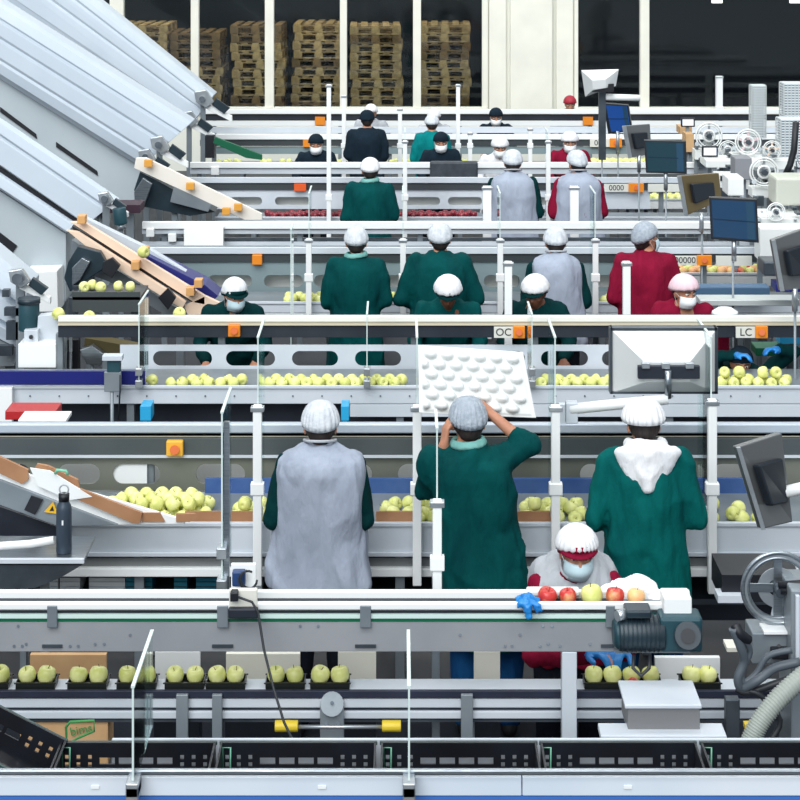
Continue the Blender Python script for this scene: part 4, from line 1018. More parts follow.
# ---------------- steel hood chutes at upper left ----------------
def hoodchute(name, label, a0, a1, b0, b1, Y, prof, mt=hood, dep=.5, root=None):
    # a0->a1: top edge (left to right), b0->b1: bottom edge; prof: (t, y offset)
    m = MB(); vs = []; n = len(prof)
    for end in (0, 1):
        A = a0 if end == 0 else a1; B = b0 if end == 0 else b1
        for t, yo in prof:
            q = W(A[0]+(B[0]-A[0])*t, A[1]+(B[1]-A[1])*t, Y); q.y += yo; vs.append(q)
        vs.append(Vector((vs[-1].x, Y+dep, vs[-1].z))); vs.append(Vector((vs[-n-1].x, Y+dep, vs[-n-1].z)))
    N = n+2
    m.add(vs, [(i, (i+1) % N, N+(i+1) % N, N+i) for i in range(N)]+[tuple(range(N-1, -1, -1)), tuple(range(N, 2*N))])
    return m.build(name, mt, root, .004)
P1 = [(0, .16), (.06, .08), (.2, .035), (.24, .05), (.28, .03), (.45, .02), (.49, .035), (.53, .015), (.8, .0), (.9, .02), (.95, .07), (1, .10)]
P2 = [(0, .16), (.05, .08), (.18, .035), (.21, .05), (.25, .025), (.42, .01), (.46, .03), (.50, .005), (.7, -.01), (.74, .01), (.78, -.005), (.92, .01), (.96, .05), (1, .08)]
h1 = thing('chute_hood', 'rearmost light grey sloping chute cover at the upper left, against the windows', 'chute cover', (X(30, 23.2), 23.3, 1.2))
hoodchute('cover', '', (-80, -142), (213, 96), (-80, -46), (190, 126), 23.0, P1, root=h1)
h2 = thing('chute_hood', 'second light grey sloping chute cover, with ribs, below the rearmost', 'chute cover', (X(0, 19), 19.3, 1.2))
hoodchute('cover', '', (-80, -46), (190, 124), (-80, 30), (140, 168), 19.6, P2, root=h2)
poly([(-80, 28), (140, 164), (148, 200), (120, 215), (-80, 90)], 19.75, .3, 'side_panel', hood2, h2, .004)
for a, b in (((0, 112), (37, 139)), ((56, 147), (98, 176))):
    poly([a, b, (b[0]-1, b[1]-5), (a[0], a[1]-5)], 19.735, .02, 'slot', black, h2)
h3 = thing('chute_hood', 'third sloping chute cover at left with dark seam beside the peach guide rails', 'chute cover', (X(0, 16.3), 16.4, 1.2))
hoodchute('cover', '', (-80, 66), (118, 200), (-80, 112), (85, 226), 16.3, [(0, .08), (.08, .04), (.3, .02), (.36, .04), (.42, .02), (.95, 0), (1, .05)], dep=.1, root=h3)
poly([(-80, 113), (88, 228), (92, 233), (-80, 120)], 16.33, .2, 'dark_seam', black, h3)
hoodchute('cover', '', (-80, 120), (75, 224), (-80, 139), (66, 234), 16.28, [(0, .05), (.2, .02), (.8, 0), (1, .04)], root=h3)
poly([(-80, 139), (66, 234), (66, 300), (62, 306), (-80, 250)], 16.4, .4, 'side_panel', hood2, h3, .004)
poly([(-14, 222), (17, 246), (9, 258), (-14, 243)], 16.385, .02, 'slot', black, h3)
poly([(24, 272), (57, 271), (58, 312), (24, 312)], 16.1, .3, 'white_box', white, h3, .006)
h4 = thing('chute_hood', 'nearest grey chute end with teal motor at the left edge', 'chute cover', (X(0, 13), 13.0, .8))
hoodchute('cover', '', (-80, 200), (26, 288), (-80, 300), (22, 352), 13.6, [(0, .2), (.1, .05), (.3, .0), (.36, .06), (.42, .01), (.7, .0), (.76, .06), (.8, .0), (1, .03)], root=h4)
poly([(-80, 300), (20, 350), (14, 366), (-80, 366)], 13.65, .3, 'side_panel', paint_d, h4)
poly([(38, 316), (60, 314), (58, 340), (44, 345), (36, 345)], 13.15, .1, 'bracket', paint, h4, .004)
MB().tube([W(29, 302, 13.2), W(29, 330, 13.2)], .075, 16).build('motor', tealm, h4, .006)
MB().tube([W(29, 298, 13.2), W(29, 303, 13.2)], .082, 16).build('motor_cap', darkm, h4)
fbox(24, 38, 330, 344, 13.08, .1).build('motor_bracket', paint, h4, .004)
fbox(18, 56, 344, 368, 13.02, .2).build('white_box', white, h4, .006)
MB().tube([W(31, 337, 13.06), W(31, 337, 13.08)], .015, 12).build('bolt', black, h4)
mb = MB()
for a, b, c, d in ((2, 9, 290, 297), (4, 22, 308, 316), (6, 18, 322, 340), (-4, 12, 346, 356)): fbox(a, b, c, d, 13.5, .06).build('fitting', dsteel, h4)
for hh, Yh, pxs in ((h1, 23.2, (20, 120)), (h2, 19.9, (-20, 80, 130)), (h3, 16.6, (-20, 40, 62)), (h4, 13.8, (-30, 10))):
    for px in pxs: MB().box(X(px, Yh)-.04, X(px, Yh)+.04, Yh, Yh+.08, 0, {23.2: 1.6, 19.9: 1.2, 16.6: 1.3, 13.8: .9}[Yh]).build('leg', paint_d, hh)
# ends of the chutes: brackets, belts, motors
def endfit(px, py, Y, label, s=1.0):
    t = thing('drive_end', label, 'machine', (X(px, Y), Y, Z(py, Y)-.3))
    k = s
    poly([(px-8*k, py-8*k), (px+4*k, py-10*k), (px+12*k, py+2*k), (px+4*k, py+8*k), (px-6*k, py+2*k)], Y, .06, 'bearing_plate', alu, t, .006)
    MB().tube([W(px, py-1, Y-.06), W(px, py-1, Y+.03)], .035*k, 14).build('shaft', dsteel, t)
    poly([(px+4*k, py+2*k), (px+30*k, py+16*k), (px+30*k, py+22*k), (px+2*k, py+8*k)], Y+.05, .06, 'belt_arm', white, t, .004)
    poly([(px+14*k, py-2*k), (px+28*k, py+8*k), (px+22*k, py+14*k), (px+10*k, py+5*k)], Y+.02, .05, 'dark_cover', darkm, t, .004)
    MB().box(X(px, Y)-.03, X(px, Y)+.03, Y+.1, Y+.15, 0, Z(py, Y)).build('leg', paint_d, t)
    return t
endfit(202, 100, 22.9, 'bearing end of the rearmost chute with small dark cover')
endfit(188, 120, 22.4, 'second bearing end under the rearmost chute', .9)
endfit(158, 146, 19.4, 'bearing end of the ribbed second chute')
endfit(145, 158, 19.2, 'lower bearing bracket at the tip of the second chute', .9)
endfit(104, 200, 16.1, 'small bearing bracket above the teal motor at the third chute', .8)
endfit(17, 280, 13.4, 'bearing bracket at the tip of the nearest chute', 1.1)
mt_ = thing('drive_motor', 'teal drive motor beneath the third chute bracket', 'motor', (X(119, 16), 16, 1.0))
MB().tube([W(119, 208, 16.05), W(121, 224, 16.05)], .06, 14).build('motor_body', tealm, mt_, .004); MB().tube([W(121, 224, 16.05), W(122, 229, 16.05)], .035, 12).build('motor_shaft', alu, mt_)
MB().box(X(120, 16)-.02, X(120, 16)+.02, 16.05, 16.09, 0, Z(226, 16.05)).build('stand', paint_d, mt_)
# peach guide-rail chute
pc = thing('feed_chute', 'peach coloured twin guide rails sloping down from the third chute to the second bench', 'chute', (X(140, 14.5), 14.6, 1.0))
poly([(70, 222), (84, 222), (205, 296), (205, 305), (195, 303)], 14.5, .05, 'guide_rail', peach, pc, .004)
poly([(66, 230), (78, 232), (186, 302), (182, 309), (100, 258)], 14.45, .05, 'guide_rail', peach, pc, .004)
poly([(72, 226), (212, 306), (216, 310), (205, 310), (74, 232)], 14.52, .1, 'dark_slot', black, pc)
poly([(205, 296), (222, 304), (222, 316), (188, 316), (184, 306)], 14.5, .05, 'end_guide', peach, pc, .003)
poly([(140, 252), (205, 285), (218, 296), (214, 300), (138, 256)], 14.6, .3, 'blue_belt', navyb, pc, .003)
poly([(84, 218), (150, 250), (215, 290), (220, 296), (130, 252), (86, 224)], 14.7, .1, 'steel_edge', paint, pc)
poly([(72, 240), (98, 258), (180, 310), (170, 318), (110, 282), (70, 268)], 14.6, .25, 'under_frame', paint_d, pc, .004)
poly([(68, 262), (78, 246), (100, 252), (108, 266), (90, 278), (70, 292), (64, 278)], 14.35, .08, 'roller_cover', darkm, pc, .006)
poly([(72, 268), (82, 258), (90, 262), (80, 280), (72, 286)], 14.3, .05, 'roller_plate', steel, pc, .004)
poly([(103, 262), (112, 258), (120, 266), (112, 278), (102, 272)], 14.33, .05, 'dark_cover', black, pc, .003)
poly([(158, 298), (168, 288), (176, 298), (168, 310)], 14.3, .05, 'dark_cover', black, pc, .003)
for p_, q_ in ((80, 218), (143, 250), (134, 264), (197, 282), (189, 290)): fbox(p_-3, p_+5, q_-2, q_+6, 14.4, .1).build('rail_clip', mat('clip_peach', (214, 160, 100), .5), pc, .003)
MB().box(X(90, 14.7)-.03, X(90, 14.7)+.03, 14.7, 14.76, 0, Z(262, 14.7)).build('leg', paint_d, pc); MB().box(X(180, 14.7)-.03, X(180, 14.7)+.03, 14.7, 14.76, 0, Z(312, 14.7)).build('leg', paint_d, pc)
bn = thing('apple_bin', 'dark grey bin with green apples below the peach guide rails', 'bin', (X(110, 14.0), 14.0, 0))
fbox(72, 140, 292, 312, 13.62, .02).build('front', mat('bin_grey', (62, 68, 70), .5), bn); fbox(72, 140, 286, 290, 14.05, .02).build('back', dsteel, bn)
MB().box(X(72, 13.6), X(140, 13.6), 13.62, 14.05, Z(300, 13.62), Z(297, 13.62)).build('bin_floor', dsteel, bn)
for q in (75, 137): MB().box(X(q, 13.8)-.03, X(q, 13.8)+.03, 13.7, 13.76, 0, Z(300, 13.62)).build('leg', dsteel, bn)
for p_, q_, lb in ((84, 13.8, 'leftmost'), (92, 13.86, 'second'), (101, 13.78, 'third'), (118, 13.82, 'fourth'), (130, 13.8, 'rightmost')):
    apple(X(p_, q_), q_, Z(297, 13.62)+.04, 'g', 'green apple in the dark bin under the peach rails, %s' % lb, 'apples in the dark bin', 1.05)
for p_, q_, lb in ((89, 317, 'at the left end of the second overhead belt'), (58, 314, 'white-green, beside the white box'), (179, 314, 'below the peach rails on the overhead belt'), (143, 252, 'stuck on the peach guide rail')):
    Yq = 13.1 if q_ > 300 else 14.35
    apple(X(p_, Yq), Yq, Z(q_, Yq), 'y', 'single yellow apple %s' % lb, 'stray apples', 1.2)
# upper tan chute at (140..260,160..215)
uc = thing('feed_chute', 'small white feed chute with orange clips sloping towards the fourth bench', 'chute', (X(180, 18.9), 19, 1))
poly([(136, 158), (146, 158), (262, 214), (262, 220), (245, 220), (134, 168)], 18.7, .06, 'chute_side', mat('warm_grey_guide', (232, 226, 216), .5), uc, .003)
poly([(140, 172), (152, 178), (215, 212), (190, 216), (140, 206), (134, 190)], 18.8, .3, 'under_frame', darkm, uc)
poly([(134, 192), (143, 178), (152, 184), (144, 206), (135, 206)], 18.65, .05, 'roller_plate', steel, uc, .004)
poly([(174, 186), (212, 204), (208, 212), (170, 202)], 18.7, .05, 'cover', paint_d, uc, .004)
for p_, q_ in ((148, 163), (190, 186), (238, 207), (226, 211)): fbox(p_-4, p_+4, q_-3, q_+4, 18.6, .06).build('clip', mat('clip_orange', (224, 158, 60), .5), uc, .004)
MB().box(X(175, 18.9)-.03, X(175, 18.9)+.03, 18.85, 18.9, 0, Z(196, 18.9)).build('leg', paint_d, uc)
poly([(215, 137), (262, 155), (262, 160), (246, 158), (213, 143)], 22.2, .06, 'green_chute', greenp, thing('green_slide', 'small green slide at the end of the rearmost chute', 'slide', (X(235, 22.2), 22.2, Z(160, 22.2))), .003)
tag(fbox(205, 214, 136, 158, 22.3, .2).build('dark_bracket', black), 'black bracket at the head of the green slide', 'bracket')
tag(fbox(60, 140, 205, 213, 17.0, .3).build('dark_tray', mat('dark_plum', (52, 26, 44), .6)), 'dark tray behind the teal motor at left', 'tray')
# blank white box on the third line
wb = fbox(184, 223, 227.5, 247, 17.05, .1).build('blank_sign', mat('blank_white', (248, 248, 246), .5)); tag(wb, 'blank white box hanging on the beam conveyor in front of the third row', 'box')
tag(fbox(430, 478, 162, 184, 21.0, .12).build('equipment_box', mat('box_charcoal', (44, 50, 58), .6, 0, (60, 66, 74), 12), bevel=.02), 'black rounded equipment box on the far beam conveyor', 'box')
# ---------------- second bench left clutter ----------------
gb = thing('sensor_bracket', 'grey sensor bracket with small cyan sensor over the blue-sided belt at left', 'bracket', (X(113, 12.1), 12.1, .5))
fbox(104, 121, 372, 392, 12.22, .03).build('plate', paint_d, gb, .004); fbox(102, 122, 356, 361, 12.2, .08).build('top_plate', paint, gb, .003); fbox(107, 120, 361, 373, 12.22, .06).build('sensor', tealm, gb, .004)
MB().tube([W(120, 375, 12.2), W(120, 392, 12.2), W(118, 425, 12.2)], .006, 6).build('cable', rubber, gb)
tag(poly([(85, 338), (140, 348), (140, 366), (110, 362), (84, 346)], 13.3, .15, 'brown_panel', mat('brown_olive', (96, 86, 52), .7), None), 'olive brown panel in the gap under the black beam at left', 'panel')
tag(poly([(80, 350), (92, 346), (106, 356), (100, 366), (86, 364)], 13.2, .08, 'steel_cover', steel, None, .004), 'small steel cover beside the olive panel at left', 'cover')
tag(fbox(56, 78, 340, 372, 13.3, .1).build('black_cover', black), 'black cover with steel rods left of the olive panel', 'cover')
for p_ in (64, 69): tag(fbox(p_, p_+3, 336, 352, 13.2, .03).build('steel_rod', alu), 'steel rod in front of the black cover, %s' % ('left' if p_ == 64 else 'right'), 'rod', 'steel rods by the black cover')
tag(fbox(5, 56, 411, 420, 11.4, .2).build('red_box', red, bevel=.005), 'red flat box on the overhead belt at the left', 'box')
tag(fbox(18, 66, 420, 424, 11.2, .2).build('flat_tray', white, bevel=.003), 'white lid beside the red flat box at the left', 'lid')
for a, b, lb in ((140, 151, 'left, under the glass pane'), (341, 349, 'beside the grey vest hairnet')):
    tag(fbox(a, b, 406, 421, 12.0, .15).build('blue_crate', mat('cyan_plastic', (40, 160, 210), .4), bevel=.004), 'small cyan box behind the first overhead belt, %s' % lb, 'box')
# ---------------- cables and junction box ----------------
jb = thing('junction_box', 'white junction box with blue socket and looping cables on the foreground rail', 'junction box', (X(244, 7.75), 7.75, Z(600, 7.75)))
fbox(231, 256, 564, 594, 7.985+.01, .02).build('back_plate', white, jb, .003); fbox(232, 245, 572, 587, 7.95, .045).build('socket', mat('socket_blue', (28, 60, 110), .4), jb, .006)
fbox(230, 238, 593, 602, 7.74, .05).build('black_plug', black, jb, .004)
fbox(229, 257, 590, 607, 7.775, .03).build('front_plate', mat('ivory', (224, 222, 212), .5), jb, .003)
mb = MB(); c_ = [W(248+9*math.cos(a), 580+9*math.sin(a), 7.93) for a in [k*.4 for k in range(14)]]; mb.tube(c_, .005, 6); mb.tube([p+Vector((.01, -.02, .012)) for p in c_[2:12]], .004, 6); mb.build('cable_loop', rubber, jb)
MB().tube([W(238, 597, 7.73), W(252, 602, 7.73), W(258, 612, 7.72), W(264, 650, 7.68), W(274, 690, 7.6), W(284, 722, 7.5), W(293, 741, 7.4), W(296, 752, 7.3)], .0055, 8).build('hanging_cable', rubber, jb)
tag(fbox(228, 258, 609, 619, 7.74, .03).build('dark_connector', navy, bevel=.006), 'dark flat connector block under the junction box', 'connector')
# ---------------- glove and bag on the rail ----------------
gp = PB(); base_ = W(527, 602, 7.80)
gp.chain([W(519, 600, 7.82), W(527, 598, 7.8), W(536, 601, 7.82)], [.016, .022, .018]); gp.chain([W(526, 601, 7.77), W(527, 608, 7.755), W(529, 616, 7.755)], [.02, .018, .015])
gp.chain([W(533, 602, 7.77), W(539, 606, 7.76), W(541, 611, 7.76)], [.014, .01, .008]); gp.chain([W(521, 602, 7.77), W(518, 607, 7.76)], [.012, .009]); gp.chain([W(535, 603, 7.77), W(537, 612, 7.755)], [.011, .008])
o = gp.build('rubber_glove', BLUEG, None, .006, 2, .006, (40, 40, 40)); tag(o, 'crumpled blue glove draped over the white rail beside the red apples', 'glove')
gp = PB(); gp.ell((0, 0, 0), (.115, .05, .06), Matrix.Translation(W(634, 590, 8.0))); gp.ell((0, 0, 0), (.06, .05, .045), Matrix.Translation(W(608, 594, 8.0))); gp.ell((0, 0, 0), (.05, .05, .04), Matrix.Translation(W(655, 598, 7.98)))
o = gp.build('plastic_bag', mat('bag_white', (246, 246, 248), .4), None, .009, 3, .014, (14, 14, 14)); tag(o, 'crumpled white plastic bag on the rail beside the masked worker', 'bag')
tag(fbox(527, 580, 591, 597, 7.93, .06).build('white_box_lid', mat('foam_white', (242, 243, 240), .6), bevel=.008), 'flat white foam piece behind the red apples', 'foam piece')
# ---------------- motor, control box ----------------
gm = thing('gear_motor', 'dark teal gear motor bolted to the right end of the long beam', 'motor', (X(655, 7.7), 7.75, Z(655, 7.7)))
YM = 7.72
MB().tube([W(618, 633, YM), W(664, 633, YM)], .072, 24).build('motor_body', darkm, gm, .006)
MB().tube([W(613, 633, YM), W(619, 633, YM)], .066, 24, radii=[.05, .07]).build('fan_cover', tealm, gm)
mb = MB()
for k in range(9): mb.ring(W(622+k*4.5, 633, YM), .073, .003, 'X', 24, 6)
mb.build('cooling_fin', darkm, gm)
fbox(626, 652, 611, 619, YM-.06, .1).build('terminal_box', darkm, gm, .008)
fbox(660, 703, 618, 653, YM-.05, .12).build('gearbox', tealm, gm, .014)
MB().tube([W(688, 636, YM-.09), W(688, 636, YM-.03)], .058, 24).build('output_flange', darkm, gm, .005); MB().tube([W(688, 636, YM-.1), W(688, 636, YM-.08)], .03, 16).build('output_shaft', black, gm)
MB().tube([W(625, 614, YM-.03), W(617, 616, YM-.05)], .022, 10).build('cable_gland', alu, gm)
fbox(664, 692, 598, 617, YM, .12).build('white_cover', white, gm, .006)
fbox(615, 690, 650, 653, YM+.03, .05).build('mounting_plate', paint_d, gm)
MB().tube([W(634, 655, YM-.05), W(633, 668, YM-.08), W(641, 676, YM-.09), W(649, 668, YM-.08), W(650, 655, YM-.05)], .008, 8).build('cable', rubber, gm)
cbx = thing('control_box', 'two-tone grey control box on a white plate at lower right', 'control box', (X(664, 7.5), 7.5, Z(742, 7.5)))
fbox(625, 702, 705, 709, 7.41, .24).build('box_lid', paint, cbx, .004); fbox(628, 700, 709, 735, 7.42, .22).build('box_body', mat('taupe_box', (122, 122, 124), .5, .1), cbx, .004)
fbox(601, 727, 736, 743, 7.36, .12).build('base_plate', paint, cbx, .004)
for a in (606, 722): fbox(a-3, a+3, 743, 1050, 7.4, .05).build('leg', paint_d, cbx)
MB().box(X(640, 7.5), X(690, 7.5), 7.45, 7.6, Z(743, 7.36), Z(743, 7.36)+.02).build('base_plate', paint, cbx)
# ---------------- right: reel machine with hoses ----------------
rm = thing('reel_machine', 'grey labelling machine with large spoked reel and hoses at the right edge', 'machine', (X(780, 8), 8, 0))
YR = 7.85; rc = W(778, 588, YR)
mb = MB(); mb.ring(rc, .150, .010, 'Y', 40); mb.ring(rc, .128, .008, 'Y', 40)
mb.add([], []); mb.build('reel_rim', steel, rm)
mb = MB()
n = 40; vs = []
for r_, yy in ((.128, .0), (.150, .0)):
    for j in range(n): a = 2*math.pi*j/n; vs.append(rc+Vector((r_*math.cos(a), yy, r_*math.sin(a))))
mb.add(vs, [(j, (j+1) % n, n+(j+1) % n, n+j) for j in range(n)]); vs = []
for r_ in (.04, .085):
    for j in range(n): a = 2*math.pi*j/n; vs.append(rc+Vector((r_*math.cos(a), .01, r_*math.sin(a))))
mb.add(vs, [(j, (j+1) % n, n+(j+1) % n, n+j) for j in range(n)])
mb.build('reel_disc', alu, rm).modifiers.new('t', 'SOLIDIFY').thickness = .006
mb = MB()
for a in (90, 180, 270, 0): 
    d = Vector((math.cos(R(a)), 0, math.sin(R(a)))); s_ = Vector((-d.z, 0, d.x))*.018
    mb.prism([rc+d*.02+s_, rc+d*.14+s_, rc+d*.14-s_, rc+d*.02-s_], (0, .008, 0))
mb.build('spoke', steel, rm)
MB().tube([rc+Vector((0, -.06, 0)), rc+Vector((0, .1, 0))], .022, 16).build('axle', dsteel, rm)
MB().tube([rc+Vector((-.01, -.05, .03)), rc+Vector((.16, -.07, .05))], .016, 10).build('dark_arm', black, rm); MB().tube([rc+Vector((.0, -.06, .01)), rc+Vector((.16, -.08, .015))], .014, 10).build('dark_arm', black, rm)
fbox(791, 830, 590, 1060, YR-.15, .25).build('column', paint_d, rm, .008)
fbox(796, 800, 596, 690, YR-.17, .02).build('column_edge', paint, rm, .002)
poly([(775, 604), (793, 604), (793, 640), (765, 640), (772, 620)], YR+.02, .04, 'bearing_plate', paint, rm, .006)
fbox(752, 793, 633, 664, YR-.06, .16).build('housing', paint_d, rm, .006); fbox(764, 790, 632, 634.5, YR-.08, .1).build('top_lip', white, rm)
MB().tube([W(779, 646, YR-.07), W(779, 646, YR-.05)], .008, 10).build('bolt', black, rm)
fbox(772, 793, 650, 660, YR-.1, .05).build('latch', black, rm, .006)
for pts, r_, mt2 in (([(733, 628), (741, 648), (744, 662), (738, 678), (742, 688), (758, 680), (775, 668), (800, 662)], .019, hosed), ([(745, 640), (750, 652), (742, 670), (744, 682), (756, 674), (768, 656), (792, 650)], .013, hosed),
                     ([(735, 625), (740, 634), (748, 640)], .022, black), ([(742, 690), (760, 695), (780, 720), (770, 742)], .012, rubber), ([(736, 688), (748, 692), (775, 684), (800, 675)], .016, rubber)):
    P_ = [W(a, b, 7.6+.02*math.sin(a)) for a, b in pts]; Q = []
    for i in range(len(P_)-1):
        p0, p1, p2, p3 = P_[max(i-1, 0)], P_[i], P_[i+1], P_[min(i+2, len(P_)-1)]
        for t in (0, .25, .5, .75): Q.append(.5*((2*p1)+(p2-p0)*t+(2*p0-5*p1+4*p2-p3)*t*t+(3*p1-p0-3*p2+p3)*t**3))
    MB().tube(Q+[P_[-1]], r_, 10).build('hose', mt2, rm)
mb = MB(); Q = []; RR = []
for k in range(121):
    t = k/120; p = W(746, 760, 7.35)*(1-t)**2+W(752, 712, 7.35)*2*t*(1-t)+W(815, 668, 7.45)*t*t; Q.append(p); RR.append(.040 if k % 3 else .034)
mb.tube(Q, .04, 16, radii=RR); mb.build('corrugated_hose', hosem, rm)
fbox(727, 762, 648, 652, 8.3, .1).build('yellowish_bar', cream, rm); fbox(745, 752, 725, 730, 7.6, .04).build('yellow_tab', yel, rm)
fbox(726, 740, 700, 738, 7.75, .05).build('side_bracket', dsteel, rm, .004)
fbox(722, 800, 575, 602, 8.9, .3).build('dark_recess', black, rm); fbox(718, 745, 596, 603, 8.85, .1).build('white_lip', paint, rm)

# ---------------- monitors ----------------
scr = emis('screen_blue', (26, 54, 82), .5); scr2 = emis('screen_teal', (24, 50, 60), .5); scr3 = emis('screen_royal', (24, 62, 124), .6); scrw = emis('screen_white', (200, 206, 220), .7)
bez = mat('bezel_dark', (28, 34, 42), .35)
def panel(name, corners, Y, dys, thick, mt, root, bev=.006, y0=0):
    pts = [W(a, b, Y+dy) for (a, b), dy in zip(corners, dys)]; nrm = (pts[1]-pts[0]).cross(pts[3]-pts[0]).normalized(); nrm = -nrm if nrm.y < 0 else nrm
    return MB().prism([p+nrm*y0 for p in pts], nrm*thick).build(name, mt, root, bev)
def shrink(c, f, g=None):
    cx = sum(p[0] for p in c)/4; cy = sum(p[1] for p in c)/4; g = g or f
    return [(cx+(a-cx)*f, cy+(b-cy)*g) for a, b in c]
def monitor(label, c, Y, dys, front=True, screen=None, stand=None, back=None, arm=None):
    t = thing('monitor', label, 'monitor', (X(c[3][0], Y), Y, Z(c[3][1], Y)))
    panel('housing', c, Y, dys, .05, bez if front else (back or steel), t)
    if front:
        panel('screen', shrink(c, .90, .88), Y, dys, .004, screen, t, 0, -.004)
        q = shrink(c, .88, .86); A, B, C_, D_ = q
        L = lambda P, Q, f: (P[0]+(Q[0]-P[0])*f, P[1]+(Q[1]-P[1])*f)
        panel('screen_sidebar', [L(A, B, .8), L(A, B, .98), L(D_, C_, .98), L(D_, C_, .8)], Y, [dys[0]+(dys[1]-dys[0])*f for f in (.8, .98, .98, .8)], .002, emis('screen_bar', (34, 62, 84), .4), t, 0, -.007)
        panel('screen_line', [L(A, D_, .5), L(B, C_, .52), L(B, C_, .55), L(A, D_, .53)], Y, dys, .002, emis('screen_dark', (16, 36, 56), .5), t, 0, -.007)
    else:
        panel('bezel_edge', [(c[0][0]-2, c[0][1]), (c[0][0]+2, c[0][1]-.5), (c[3][0]+2, c[3][1]-.5), (c[3][0]-2, c[3][1])], Y, (dys[0], dys[0], dys[3], dys[3]), .02, alu, t, 0, -.02); panel('rear_bulge', shrink(c, .55, .5), Y, dys, .05, bez, t, .01, -.045)
    cx = sum(p[0] for p in c)/4; by = max(c[2][1], c[3][1])
    if stand: 
        MB().tube([W(cx, by-3, Y+.06), W(cx, by+stand, Y+.08)], .02, 10).build('stand', alu, t)
    if arm:
        MB().tube([W(a, b, Y+.1) for a, b in arm], .03, 10).build('arm', white, t)
    return t
monitor('blue screened monitor facing left over the third bench, largest of the screens', [(709, 197), (757, 199), (759, 243), (711, 239)], 14.2, (.05, 0, 0, .05), True, scr, 18)
monitor('teal screened monitor behind the blue one, over the far bench', [(644, 140), (686, 141), (687, 174), (646, 173)], 17.5, (.05, 0, 0, .05), True, scr2, 16)
monitor('small monitor with blue and grey screen near the dark right window', [(603, 103), (628, 105), (632, 131), (608, 134)], 20.5, (.1, 0, 0, .1), True, scr3, 20)
monitor('turned away monitor with golden brown reflection on its back below the teal screen', [(679, 176), (719, 173), (722, 200), (686, 216)], 15.6, (.0, .1, .1, .0), False, None, 16, mat('gold_reflection_back', (128, 112, 82), .3, .7))  # golden brown reflection is put into the colour of the back
monitor('grey monitor back turned away next to the small blue screen', [(624, 126), (650, 124), (652, 154), (630, 158)], 18.8, (0, .1, .1, 0), False, None, 14, mat('monitor_grey', (120, 122, 124), .3, .6))
monitor('dark edge-on monitor at the right border above the second beam', [(773, 240), (812, 226), (812, 288), (782, 291)], 12.6, (0, .12, .12, 0), False, None, 20, mat('monitor_grey', (120, 122, 124), .3, .6))
monitor('dark steel monitor seen from the side at the right edge, first bench', [(738, 447), (782, 433), (793, 522), (763, 529)], 9.0, (0, .12, .12, 0), False, None, None, mat('monitor_grey', (120, 122, 124), .3, .6, (84, 86, 88), 3), [(785, 492), (812, 486), (850, 480)])
# big white-backed monitor
bm_ = thing('monitor', 'large white monitor back with pyramid shaped housing on a white arm', 'monitor', (X(664, 9.7), 9.7, Z(410, 9.7)))
Yb = 9.75; oc = [(611, 329), (717, 329), (717, 393), (612, 393)]; ic = [(643, 354), (702, 352), (702, 388), (645, 388)]
m = MB(); O_ = [W(a, b, Yb) for a, b in oc]; I_ = [W(a, b, Yb-.09) for a, b in [(645, 362), (690, 362), (690, 382), (645, 382)]]; B_ = [p+Vector((0, .05, 0)) for p in O_]
m.add(O_+I_+B_, [(0, 1, 5, 4), (1, 2, 6, 5), (2, 3, 7, 6), (3, 0, 4, 7), (4, 5, 6, 7), (0, 8, 9, 1), (1, 9, 10, 2), (2, 10, 11, 3), (3, 11, 8, 0), (11, 10, 9, 8)])
m.build('housing', mat('monitor_shell', (226, 228, 228), .3, .35), bm_, .004)
for a, b, c, d in ((611, 717, 328, 330.5), (611, 717, 391.5, 394), (610, 612.5, 328, 394), (715, 718, 328, 394)): fbox(a, b, c, d, Yb-.01, .07).build('frame_edge', dsteel, bm_)
fbox(638, 700, 366, 379, Yb-.115, .03).build('connector_recess', navy, bm_, .004)
for a in (646, 666, 690): fbox(a-4, a+4, 363, 369, Yb-.13, .03).build('connector', alu, bm_, .003)
MB().tube([W(668, 370, Yb-.13), W(668, 398, Yb-.12)], .018, 12).build('swivel', steel, bm_)
MB().tube([W(570, 409, Yb-.08), W(620, 404, Yb-.1), W(668, 399, Yb-.12)], .028, 12).build('arm', white, bm_); fbox(566, 578, 403, 424, Yb-.1, .06).build('arm_bracket', paint, bm_, .005)
MB().box(X(572, Yb)-.02, X(572, Yb)+.02, Yb-.02+.55, Yb+.58, Z(430, 10.3), Z(404, 10.3)).build('arm_mount', paint, bm_)
# far white-backed monitor
fm = thing('monitor', 'small white monitor back near the window left of the white arm', 'monitor', (X(600, 20), 20, Z(96, 20)))
m = MB(); Yb = 20.0; O_ = [W(a, b, Yb) for a, b in [(581, 70), (619, 69), (616, 86), (585, 97)]]; I_ = [W(a, b, Yb-.12) for a, b in [(592, 80), (606, 79), (606, 88), (593, 90)]]
m.add(O_+I_, [(0, 1, 5, 4), (1, 2, 6, 5), (2, 3, 7, 6), (3, 0, 4, 7), (4, 5, 6, 7), (3, 2, 1, 0)]); m.build('housing', mat('monitor_shell', (226, 228, 228), .3, .35), fm, .004)
fbox(592, 614, 84, 92, Yb-.1, .08).build('connector_recess', black, fm); MB().tube([W(606, 97, Yb), W(640, 98, Yb)], .035, 10).build('arm', white, fm); fbox(599, 606, 90, 160, Yb+.05, .06).build('stand', dsteel, fm)
